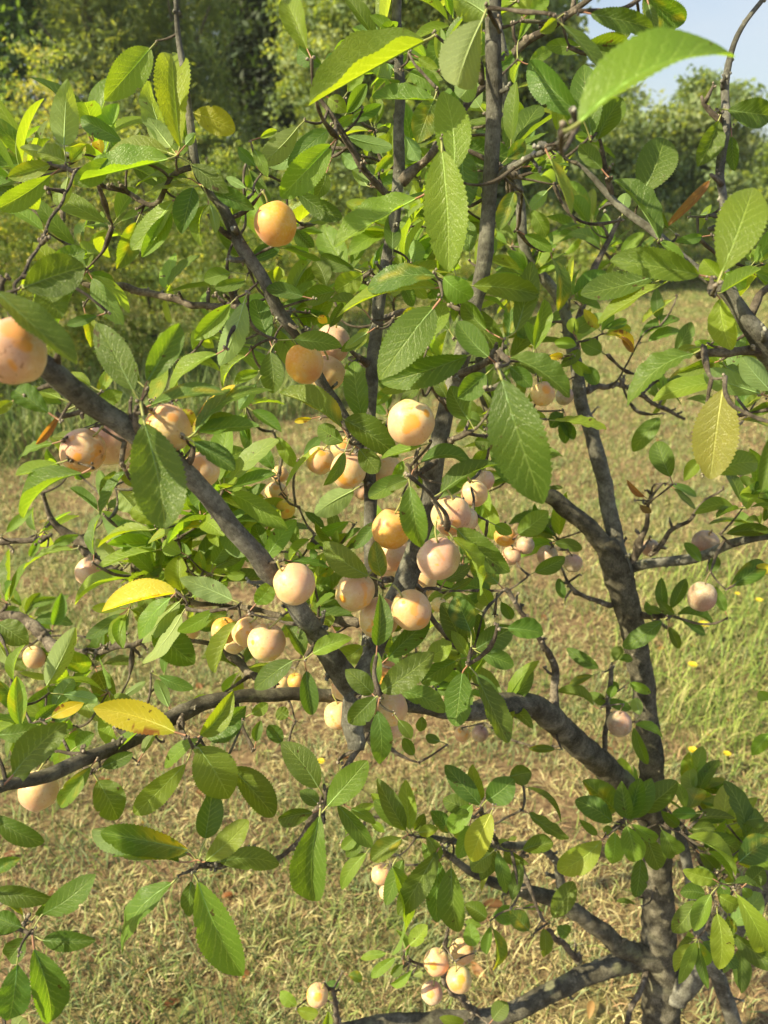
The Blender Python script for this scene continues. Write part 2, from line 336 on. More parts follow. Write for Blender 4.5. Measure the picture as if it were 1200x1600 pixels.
# stem A
br('young', (556, 1172, .73, 30), (548, 1130, .735, 40), (552, 1085, .74, 34), (575, 1035, .745, 32), (608, 960, .75, 38), (634, 900, .75, 40), (655, 840, .74, 34), (676, 740, .73, 33), (690, 680, .72, 32), (706, 600, .71, 28), (733, 500, .69, 30), (752, 420, .67, 29), (763, 330, .65, 27), (769, 200, .63, 28), (772, 80, .61, 29), (772, -20, .6, 28), (770, -160, .58, 24))
# stem B
br('young', (590, 1120, .84, 26), (572, 1060, .83, 24), (576, 1000, .82, 22), (578, 900, .82, 23), (577, 800, .815, 23), (576, 720, .81, 24), (578, 620, .80, 24), (585, 540, .80, 23), (592, 470, .79, 23), (606, 390, .79, 21), (618, 320, .78, 20), (624, 270, .78, 22), (622, 200, .77, 20), (623, 100, .76, 18), (620, -10, .75, 17), (618, -140, .73, 13))
br('twigb', (626, 285, .78, 17), (650, 265, .775, 15), (680, 235, .77, 13), (725, 170, .77, 13), (760, 130, .77, 14), (790, 95, .77, 15), (830, 60, .76, 14), (880, 28, .74, 11), (925, -5, .72, 9), (980, -50, .7, 7))
br('twigb', (612, 305, .785, 14), (580, 275, .77, 12), (550, 235, .755, 11), (525, 200, .745, 9), (505, 165, .74, 7), (490, 135, .735, 5))
# branch C
br('young', (577, 740, .82, 20), (550, 680, .80, 20), (530, 635, .79, 20), (500, 590, .77, 21), (470, 535, .74, 20), (440, 490, .72, 22), (405, 425, .70, 22), (375, 380, .69, 22), (345, 320, .68, 19), (310, 270, .67, 17), (295, 200, .655, 14), (287, 120, .645, 13), (278, 50, .64, 10), (274, -15, .63, 8), (268, -90, .62, 6))
br('twigb', (298, 262, .668, 12), (270, 275, .665, 9), (240, 320, .69, 8), (200, 302, .70, 9), (150, 283, .70, 7), (110, 268, .70, 7), (75, 255, .70, 5))
br('twigb', (365, 372, .69, 11), (345, 360, .68, 9), (325, 335, .675, 6))
# dim branches left rear
br('twigb', (445, 500, .73, 12), (400, 480, .80, 12), (320, 476, .86, 12), (250, 462, .88, 13), (200, 450, .89, 13), (155, 444, .9, 12), (130, 440, .9, 9), (110, 425, .9, 6))
br('twigb', (155, 444, .9, 9), (125, 410, .92, 9), (98, 360, .93, 11), (97, 330, .93, 10), (85, 305, .93, 7))
br('twigb', (96, 345, .93, 8), (70, 345, .93, 7), (40, 310, .92, 6))
# stem between trunks, top right
br('twigb', (800, 300, 1.03, 12), (790, 258, .80, 10), (775, 262, .66, 10))
br('young', (764, 300, .655, 14), (790, 268, .63, 13), (830, 245, .58, 11), (862, 228, .52, 9), (905, 195, .45, 6))
# right branch F (joins the tree outside the frame)
br('young', (1052, 1560, 1.31, 44), (1180, 1400, 1.22, 40), (1300, 1150, 1.05, 42), (1330, 850, .82, 44), (1270, 660, .70, 46), (1200, 545, .63, 42), (1165, 495, .62, 30), (1138, 462, .62, 24), (1085, 420, .63, 18), (1030, 370, .64, 15), (985, 330, .65, 13), (950, 305, .655, 12), (925, 280, .66, 9), (902, 255, .66, 6))
br('twigb', (955, 305, .655, 11), (948, 270, .65, 9), (940, 235, .645, 7), (935, 215, .64, 5))
br('young', (1150, 482, .62, 20), (1136, 440, .64, 17), (1130, 380, .66, 15), (1128, 310, .68, 14), (1130, 220, .69, 15), (1134, 140, .70, 15), (1144, 80, .70, 10), (1165, 35, .70, 9), (1200, -10, .70, 8), (1240, -60, .7, 6))
br('twigb', (1128, 190, .69, 13), (1113, 178, .69, 10), (1100, 163, .69, 7), (1096, 150, .69, 5))
br('twigb', (1192, 548, .63, 20), (1160, 550, .625, 15), (1125, 552, .62, 12), (1090, 556, .62, 10))
br('twigb', (1092, 422, .63, 11), (1065, 420, .64, 10), (1040, 432, .65, 7))
br('twigb', (1175, 490, .63, 16), (1185, 470, .63, 14), (1195, 455, .63, 12), (1230, 430, .63, 9))
br('twigb', (1128, 290, .68, 9), (1116, 280, .68, 8), (1110, 272, .68, 6))
# right middle
br('young', (985, 885, 1.13, 24), (1010, 880, 1.11, 18), (1050, 878, 1.1, 18), (1100, 868, 1.08, 18), (1140, 850, 1.05, 16), (1175, 842, 1.02, 13), (1215, 838, 1.0, 10))
br('twigb', (985, 885, 1.13, 16), (1000, 850, 1.1, 12), (1012, 810, 1.08, 8), (1020, 770, 1.06, 5))
br('twigb', (1015, 868, 1.1, 8), (1050, 832, 1.08, 8), (1085, 800, 1.06, 6), (1130, 760, 1.04, 4))
br('twigb', (955, 945, 1.12, 11), (925, 935, 1.1, 8), (898, 922, 1.08, 7), (885, 905, 1.07, 5), (880, 892, 1.07, 4))
br('twigb', (1000, 960, 1.13, 14), (1020, 962, 1.11, 10), (1050, 962, 1.09, 6))
br('twigb', (862, 1120, 1.02, 18), (866, 1080, 1.03, 16), (866, 1040, 1.03, 14), (845, 1000, 1.0, 10), (815, 955, .98, 9), (790, 920, .97, 8))
br('twigb', (940, 1200, 1.13, 10), (945, 1150, 1.1, 9), (950, 1090, 1.09, 8), (955, 1040, 1.08, 5))
br('twigb', (1000, 1265, 1.2, 14), (970, 1290, 1.12, 9), (985, 1280, 1.05, 8))
br('twigb', (1040, 1290, 1.24, 14), (1060, 1285, 1.1, 9), (1110, 1370, 1.02, 9), (1120, 1385, 1.0, 6))
# top right left side behind: branch at (880,400)
br('twigb', (898, 560, 1.09, 14), (905, 500, 1.12, 12), (925, 430, 1.14, 10), (950, 380, 1.15, 8), (970, 340, 1.15, 5))
br('twigb', (915, 610, 1.10, 12), (960, 602, 1.16, 9), (1000, 615, 1.2, 9), (1040, 640, 1.22, 7), (1070, 655, 1.22, 5))
br('twigb', (1000, 615, 1.2, 7), (1030, 590, 1.22, 6), (1060, 560, 1.24, 4))
# lower limbs
br('old', (1035, 1500, 1.31, 42), (985, 1488, 1.28, 34), (930, 1448, 1.25, 30), (880, 1412, 1.22, 29), (820, 1392, 1.19, 24), (760, 1375, 1.16, 16), (705, 1340, 1.12, 11), (690, 1325, 1.08, 8))
br('old', (1035, 1492, 1.31, 46), (990, 1500, 1.30, 38), (930, 1518, 1.28, 34), (870, 1545, 1.26, 34), (800, 1582, 1.24, 33), (720, 1592, 1.22, 30), (600, 1600, 1.18, 30), (480, 1620, 1.15, 24), (330, 1660, 1.1, 18))
br('young', (1090, 1450, 1.24, 20), (1105, 1490, 1.25, 26), (1130, 1550, 1.27, 27), (1150, 1620, 1.3, 28), (1165, 1780, 1.32, 30), (1170, 1960, 1.30, 34))
br('young', (1060, 1290, 1.26, 18), (1080, 1380, 1.25, 20), (1092, 1455, 1.24, 20))
br('twigb', (1010, 1515, 1.3, 12), (1000, 1550, 1.27, 10), (978, 1600, 1.25, 9), (970, 1640, 1.24, 6))
br('twigb', (905, 1502, 1.27, 12), (880, 1475, 1.2, 9), (855, 1455, 1.15, 8))
br('twigb', (745, 1585, 1.22, 12), (705, 1545, 1.15, 12), (692, 1520, 1.12, 10), (697, 1480, 1.1, 7), (700, 1440, 1.08, 4))
br('twigb', (692, 1522, 1.12, 8), (665, 1510, 1.1, 6), (640, 1500, 1.08, 4))
br('twigb', (530, 1620, 1.16, 12), (526, 1570, 1.13, 9), (520, 1545, 1.12, 6))
br('young', (880, 1410, 1.22, 20), (870, 1350, 1.16, 14), (840, 1322, 1.1, 13), (780, 1322, 1.03, 13), (730, 1318, .98, 12), (695, 1312, .95, 10), (650, 1308, .92, 6))
br('twigb', (780, 1322, 1.03, 10), (760, 1290, .97, 9), (750, 1262, .93, 8))
br('twigb', (835, 1325, 1.1, 9), (815, 1345, 1.06, 8), (850, 1440, 1.05, 5))
# left side
br('twigb', (430, 1085, .81, 14), (400, 1060, .86, 13), (370, 1035, .90, 15), (355, 1015, .92, 10), (340, 975, .9, 7))
br('twigb', (-30, 960, 1.1, 12), (30, 965, 1.08, 20), (60, 985, 1.06, 22), (90, 1015, 1.04, 17), (130, 1020, 1.0, 11), (180, 1012, .96, 11), (225, 1003, .93, 10), (300, 1000, .92, 8), (355, 1015, .92, 8))
br('twigb', (-20, 848, 1.05, 9), (30, 846, 1.03, 9), (80, 835, 1.0, 7))
br('twigb', (65, 770, 1.0, 6), (80, 810, 1.02, 10), (100, 830, 1.03, 14), (135, 855, 1.03, 18), (170, 890, 1.0, 17), (215, 905, .98, 12), (270, 925, .96, 10), (300, 940, .95, 9), (360, 945, .95, 8), (420, 960, .92, 9), (500, 968, .9, 14), (560, 975, .86, 16))
br('twigb', (215, 905, .98, 9), (205, 870, .95, 8), (212, 890, .92, 5))
br('twigb', (300, 940, .95, 8), (290, 880, .93, 8), (280, 850, .92, 6), (278, 835, .92, 4))
br('twigb', (285, 1112, .75, 14), (285, 1140, .72, 11), (293, 1168, .70, 7))
br('twigb', (155, 1180, .66, 8), (100, 1176, .66, 6), (80, 1175, .66, 4))
br('twigb', (575, 1145, .8, 10), (520, 1230, .72, 11), (500, 1260, .68, 13), (475, 1300, .69, 10), (440, 1338, .70, 8), (390, 1350, .70, 9), (340, 1352, .68, 9), (305, 1353, .66, 8))
br('twigb', (500, 1258, .68, 10), (505, 1235, .67, 8), (506, 1225, .67, 5))
br('twigb', (-60, 1500, .62, 12), (-20, 1470, .62, 11), (20, 1450, .61, 10), (40, 1455, .60, 8))
br('twigb', (-60, 1415, .62, 8), (-15, 1398, .6, 6), (0, 1395, .6, 4))
br('twigb', (120, 612, .55, 10), (130, 640, .545, 8), (100, 648, .55, 9), (88, 645, .55, 6))
br('twigb', (225, 690, .56, 12), (215, 665, .54, 12), (214, 635, .53, 9))
br('twigb', (195, 690, .60, 10), (193, 725, .60, 9), (195, 728, .6, 6))
br('twigb', (285, 745, .6, 11), (298, 715, .585, 11), (302, 700, .58, 7))
br('twigb', (90, 590, .5, 12), (88, 565, .49, 10), (92, 552, .485, 6))
br('twigb', (605, 500, .79, 13), (620, 492, .77, 11), (634, 485, .76, 8))
br('twigb', (576, 570, .8, 15), (560, 558, .78, 10), (545, 545, .77, 6))
br('twigb', (701, 640, .71, 13), (685, 620, .69, 11), (668, 596, .68, 9))
br('twigb', (712, 585, .7, 14), (740, 578, .68, 12), (765, 562, .67, 12), (775, 556, .66, 7))
br('twigb', (735, 500, .69, 12), (720, 470, .66, 9), (690, 435, .64, 8), (685, 440, .63, 5))
br('twigb', (705, 690, .715, 11), (725, 680, .69, 10), (740, 672, .68, 6))
br('twigb', (680, 720, .72, 10), (645, 745, .69, 10), (635, 725, .68, 6))
br('twigb', (752, 130, .625, 13), (750, 110, .62, 12), (745, 92, .61, 9), (742, 75, .61, 5))
br('twigb', (612, 905, .74, 11), (600, 908, .73, 9), (592, 912, .72, 7))
br('twigb', (556, 1085, .73, 8), (572, 1085, .70, 8), (585, 1085, .69, 5))
br('twigb', (448, 930, .65, 10), (440, 895, .64, 11), (440, 885, .64, 9))
br('twigb', (498, 1000, .69, 8), (480, 1024, .68, 7), (478, 1030, .68, 5))
br('twigb', (640, 905, .75, 10), (700, 1000, .78, 8), (735, 1020, .74, 8), (740, 1018, .73, 5))
br('twigb', (775, 560, .66, 7), (790, 600, .6, 5), (785, 592, .58, 4))
br('twigb', (120, 265, .7, 5), (20, 460, .55, 6), (5, 458, .5, 5))

SK = []     # skeleton samples for nearest-branch lookup: (pos, radius)
def spline(pts, step):
    W = [P(x, y, d) for x, y, d, w in pts]; R = [w*.435*d/F for x, y, d, w in pts]
    outp, outr = [], []
    n = len(W)
    for i in range(n-1):
        p0 = W[max(i-1, 0)]; p1 = W[i]; p2 = W[i+1]; p3 = W[min(i+2, n-1)]
        k = max(2, int((p2-p1).length/step))
        for j in range(k):
            t = j/k; t2 = t*t; t3 = t2*t
            outp.append(.5*((2*p1)+(p2-p0)*t+(2*p0-5*p1+4*p2-p3)*t2+(3*p1-p0-3*p2+p3)*t3)); outr.append(R[i]*(1-t)+R[i+1]*t)
    outp.append(W[-1]); outr.append(R[-1]); return outp, outr

def tube(mb, pts, rad, sides, rough=.12, seed=0, knob=0.0, cap=True, mi=0, tint=(1, 1, 1)):
    n = len(pts); V = []; U = []; Fc = []
    t = (pts[1]-pts[0]).normalized(); ref = Vector((0, 0, 1)) if abs(t.z) < .9 else Vector((1, 0, 0))
    a = t.cross(ref).normalized(); ln = 0
    for i in range(n):
        t = (pts[min(i+1, n-1)]-pts[max(i-1, 0)])
        if t.length < 1e-7: t = Vector((0, 0, 1))
        t.normalize(); a = (a - t*a.dot(t)).normalized(); b = t.cross(a)
        if i: ln += (pts[i]-pts[i-1]).length
        r = rad[i]
        if knob: r *= 1+knob*max(0, noise.noise(Vector((ln*28, seed, 1.3)))-.12)*2.2
        for k in range(sides):
            th = 2*math.pi*k/sides; dirv = a*math.cos(th)+b*math.sin(th)
            q = pts[i]+dirv*r; nn = noise.noise(Vector((q.x*70+seed, q.y*70, q.z*70)))+.6*noise.noise(q*230)
            V.append(q+dirv*r*rough*nn); U.append((ln*10, k/sides))
    for i in range(n-1):
        for k in range(sides):
            k2 = (k+1) % sides; Fc.append((i*sides+k, i*sides+k2, (i+1)*sides+k2, (i+1)*sides+k))
    if cap:
        V.append(pts[0]); V.append(pts[-1]+(pts[-1]-pts[-2]).normalized()*rad[-1]*.5); U += [(0, 0), (0, 0)]
        for k in range(sides):
            k2 = (k+1) % sides; Fc.append((n*sides, k2, k)); Fc.append((n*sides+1, (n-1)*sides+k, (n-1)*sides+k2))
    mb.add(V, Fc, U, tint, mi)

def lump(mb, c, r, seed):
    """bumpy bud knob"""
    V = []; Fc = []; rows, cols = 5, 7
    for i in range(rows):
        ph = math.pi*(i+.5)/rows
        for k in range(cols):
            th = 2*math.pi*k/cols; d = Vector((math.sin(ph)*math.cos(th), math.sin(ph)*math.sin(th), math.cos(ph)))
            V.append(c+d*r*(1+.55*noise.noise(d*2.3+Vector((seed, 0, 0)))))
    for i in range(rows-1):
        for k in range(cols):
            k2 = (k+1) % cols; Fc.append((i*cols+k, i*cols+k2, (i+1)*cols+k2, (i+1)*cols+k))
    Fc.append(tuple(range(cols))[::-1]); Fc.append(tuple((rows-1)*cols+k for k in range(cols)))
    mb.add(V, Fc, [(.3, .3)]*len(V))

def spur(mb, p0, dirv, ln, r, seed, buds=True):
    rnd = random.Random(seed); pts = [p0]; rad = [r]; d = dirv.normalized(); k = max(4, int(ln/.0035))
    for i in range(k):
        d = (d+Vector((rnd.gauss(0, .16), rnd.gauss(0, .16), rnd.gauss(0, .16)))).normalized()
        pts.append(pts[-1]+d*ln/k); rad.append(r*(1-.35*(i+1)/k)*(1+.25*(i % 2)))
    tube(mb, pts, rad, 7, .3, seed, .5)
    if buds:
        for i in range(3): lump(mb, pts[-1]+Vector((rnd.gauss(0, 1), rnd.gauss(0, 1), rnd.gauss(0, 1)))*r*.8, r*rnd.uniform(.6, .95), seed+i)
    return pts[-1]

tree = empty('plum_tree', P(1062, 1965, 1.30), category='tree', label='plum tree with grey bark and green leaves filling the foreground')
TO = tree.location
def part(name, mb, mats, parent=tree, **kw):
    o = link(name, mb.mesh(name, TO), mats, parent, **kw); return o

SPURS = []   # free rosette spots along branches
branches = []
for bi, (kind, pts) in enumerate(BR):
    step = .007 if kind != 'twigb' else .005
    wp, wr = spline(pts, step)
    rnd = random.Random(bi); mb = MB()
    # wander
    sd = bi*7.3; amp = .0022 if kind == 'twigb' else .0016
    for i, p in enumerate(wp):
        if 0 < i < len(wp)-1:
            wp[i] = p+Vector((noise.noise(Vector((i*.17, sd, 0))), noise.noise(Vector((i*.17, sd, 5))), noise.noise(Vector((i*.17, sd, 9)))))*amp*2
    sides = {'trunk': 26, 'old': 18, 'young': 14, 'twigb': 9}[kind]
    tube(mb, wp, wr, sides, {'trunk': .12, 'old': .12, 'young': .09, 'twigb': .2}[kind], sd, {'trunk': .05, 'old': .07, 'young': .10, 'twigb': .4}[kind])
    for p, r in zip(wp[::2], wr[::2]): SK.append((p, r))
    if kind == 'twigb':
        for q in range(int(len(wp)*step/.007)):
            i = rnd.randrange(1, len(wp)-1); d = Vector((rnd.gauss(0, 1), rnd.gauss(0, 1), rnd.gauss(0, 1))).normalized()
            lump(mb, wp[i]+d*wr[i]*.7, wr[i]*rnd.uniform(.35, .7)+.0004, q)
    elif kind != 'trunk':
        for q in range(int(len(wp)*step/.035)):
            i = rnd.randrange(1, len(wp)-1); t = (wp[i+1]-wp[i-1]).normalized(); d = Vector((rnd.gauss(0, 1), rnd.gauss(0, 1), rnd.gauss(0, 1))); d = (d-t*d.dot(t)).normalized()
            lump(mb, wp[i]+d*wr[i]*.9, rnd.uniform(.0012, .0024), q)
    # side spurs
    ln = len(wp)*step; ns = int(ln/(.055 if kind != 'twigb' else .035))
    for s in range(ns):
        i = rnd.randrange(2, len(wp)-1); t = (wp[i+1]-wp[i-1]).normalized()
        d = Vector((rnd.gauss(0, 1), rnd.gauss(0, 1), rnd.gauss(.4, 1))); d = (d-t*d.dot(t)).normalized()
        e = spur(mb, wp[i]+d*wr[i]*.7, d+t*.4, rnd.uniform(.006, .02), rnd.uniform(.0014, .0024), bi*100+s)
        if kind in ('young', 'twigb'): SPURS.append((e, d))
    mm_ = {'trunk': M_oldbark, 'old': M_oldbark, 'young': M_bark, 'twigb': M_twig}[kind]
    nm = 'trunk' if kind == 'trunk' else ('branch' if kind != 'twigb' else 'twig')
    branches.append(part(nm, mb, mm_))
SKP = np.array([tuple(p) for p, r in SK]); SKR = np.array([r for p, r in SK])
def nearest(p):
    d = np.linalg.norm(SKP-np.array(p), axis=1)-SKR; i = int(np.argmin(d)); return Vector(SKP[i]), float(SKR[i]), float(d[i])

# ------------------------------------------------------------------ leaves
TINT = {'g': (.098, .172, .028), 'l': (.175, .275, .035), 'u': (.18, .27, .075), 'w': (.36, .38, .04), 'y': (.52, .46, .04), 'o': (.30, .27, .055), 'b': (.20, .115, .07), 'v': (.12, .2, .03)}  # 'l' is paler: young leaves, and backlit glow put into the tint
def leaf_geo(mb, base, tip, nrm, W, kind, seed, res=(28, 6), pet=None, bow=0.0, fold=None, curl=None):
    rnd = random.Random(seed); d = tip-base; Ln = d.length; t = d/Ln
    n = (nrm-t*nrm.dot(t)).normalized(); sidev = t.cross(n).normalized()
    NS, NC = res; a_ = rnd.uniform(.62, .85); b_ = rnd.uniform(.55, .82)
    if kind == 'b': W *= .8
    pk = (a_/(a_+b_))**a_*(b_/(a_+b_))**b_
    fold = rnd.choice((rnd.uniform(.1, .5), rnd.uniform(.1, .5), rnd.uniform(.5, 1.0))) if fold is None else fold; curl = rnd.uniform(-.06, .3) if curl is None else curl
    if kind == 'b': fold = .9; curl = .3
    wav = rnd.uniform(.0, .045); wf = rnd.uniform(2, 4.5); wp = rnd.uniform(0, 6); tw = rnd.uniform(-.55, .55)
    bow = bow or rnd.uniform(-.05, .05)
    V = []; U = []; T = []; Fc = []
    c0 = TINT[kind]; hv = rnd.uniform(-.16, .16); br_ = rnd.uniform(.82, 1.2)
    c0 = (c0[0]*(1+hv)*br_, c0[1]*br_, c0[2]*(1-hv*.5)*br_)
    bite = [(rnd.uniform(.25, .95), rnd.choice((-1, 1)), rnd.uniform(.03, .07)) for _ in range(rnd.choice((0, 0, 0, 0, 1, 1)))] if NS > 20 else []
    for i in range(NS+1):
        s = i/NS; s_ = min(max(s, .004), .996)
        w = W*.5*(s_**a_*(1-s_)**b_)/pk
        cen = base+t*(Ln*s)+sidev*(bow*Ln*4*s*(1-s))+n*(Ln*(curl*.9*(s*(1-s))*2-curl*.5*s*s))
        ang = tw*(s-.3); sv = sidev*math.cos(ang)+n*math.sin(ang); nv = n*math.cos(ang)-sidev*math.sin(ang)
        for k in range(NC+1):
            v = -1+2*k/NC; av = abs(v); ww = w
            if av > .99:
                if NS > 20: ww *= 1+(.07 if i % 2 else -.02)
                for bs, bd, bw in bite:
                    if v*bd > 0 and abs(s-bs) < bw: ww *= .74+.26*(abs(s-bs)/bw)**.5
            z = fold*av**1.2*w+wav*W*av**2*math.sin(wf*2*math.pi*s+wp+(1.7 if v > 0 else 0))
            V.append(cen+sv*(v*ww)*(1-.12*fold)+nv*z); U.append((s, v))
            c = c0
            if kind in 'v': 
                f = max(0, min(1, (.62-s)*2.2))*(1 if v > 0 else .25)*(1 if noise.noise(Vector((s*9, v*3, seed)))>-.25 else .2); c = tuple(c0[q]*(1-f)+(.55, .47, .03)[q]*f for q in range(3))
            elif kind == 'y':
                f = max(0, min(1, (.35-s)*2.2))*.7; c = tuple(c0[q]*(1-f)+(.22, .34, .03)[q]*f for q in range(3))
                if v < -.45 and .1 < s < .5 and noise.noise(Vector((s*14, v*5, seed+2))) > -.05: c = (.26, .11, .03)
            elif kind in 'lg' and seed % 11 == 3:
                f = max(0, noise.noise(Vector((s*3, v*1.5, seed)))*2.2-.2); f = min(f, 1)*.6; c = tuple(c0[q]*(1-f)+(.45, .38, .03)[q]*f for q in range(3))
            T.append(c)
    holes = [(rnd.randrange(NS//5, NS-6), rnd.choice((1, NC-2)), 1) for _ in range(0)]
    for i in range(NS):
        for k in range(NC):
            if any(h[0] <= i < h[0]+h[2] and k == h[1] for h in holes): continue
            q = i*(NC+1)+k; Fc.append((q, q+1, q+NC+2, q+NC+1))
    mb.add(V, Fc, U, T, 0)
    # petiole, running into the midrib
    if pet is not None:
        p0 = pet; p3 = base+t*Ln*.02; p1 = p0+(p3-p0)*.4-n*(p3-p0).length*.12; p2 = p3-t*(p3-p0).length*.3
        pts = []
        for j in range(7):
            u = j/6; pts.append(p0*(1-u)**3+p1*3*u*(1-u)**2+p2*3*u*u*(1-u)+p3*u**3)
        pc = (.28, .30, .09) if seed % 3 else (.34, .17, .1)
        r = max(.0006, min(.0011, W*.03)); tube(mb, pts, [r*1.2]+[r]*5+[r*.6], 5, 0, 0, 0, False, 1, pc)
        rib = [base+t*(Ln*s)+sidev*(bow*Ln*4*s*(1-s))+n*(Ln*(curl*.9*(s*(1-s))*2-curl*.5*s*s)-r*.35) for s in (0, .15, .3, .45, .6, .75)]
        if NS > 20: tube(mb, rib, [r*.8, r*.75, r*.65, r*.5, r*.35, r*.15], 4, 0, 0, 0, False, 1, tuple(min(.5, x*1.5+.04) for x in c0))

LEAVES = []   # (base, tip, normal, W, kind, seed, screen_len)
def add_leaf(bx, by, tx, ty, w, k, d, dd=None, flags=''):
    seed = len(LEAVES)+1; rnd = random.Random(seed*31)
    Lp = math.hypot(tx-bx, ty-by)
    if dd is None: dd = rnd.uniform(-.06, .16)*Lp*d/F
    b = P(bx, by, d); tp = P(tx, ty, d+dd); Ln = (tp-b).length; t = (tp-b).normalized()
    W = w*d/F
    toC = (CAM-(b+tp)*.5).normalized(); n = (toC-t*toC.dot(t)).normalized(); s = t.cross(n)
    Wt = W; roll = 0
    if W < .32*Ln and k != 'b':
        Wt = min(.42*Ln, W*2.4); roll = math.acos(min(1, W/Wt))
    roll = roll if (-s).z*1 > 0 and False else roll
    # rolled leaves turn their upper side to the sky
    cand = [n*math.cos(roll)+s*math.sin(roll)*sg for sg in (1, -1)]; nn = max(cand, key=lambda q: q.z+.001*rnd.random())
    if roll == 0:
        a = rnd.uniform(-.3, .3); nn = n*math.cos(a)+s*math.sin(a)
    if k == 'u': nn = -nn
    LEAVES.append((b, tp, nn, Wt, k, seed, Lp*max(w, 10)))
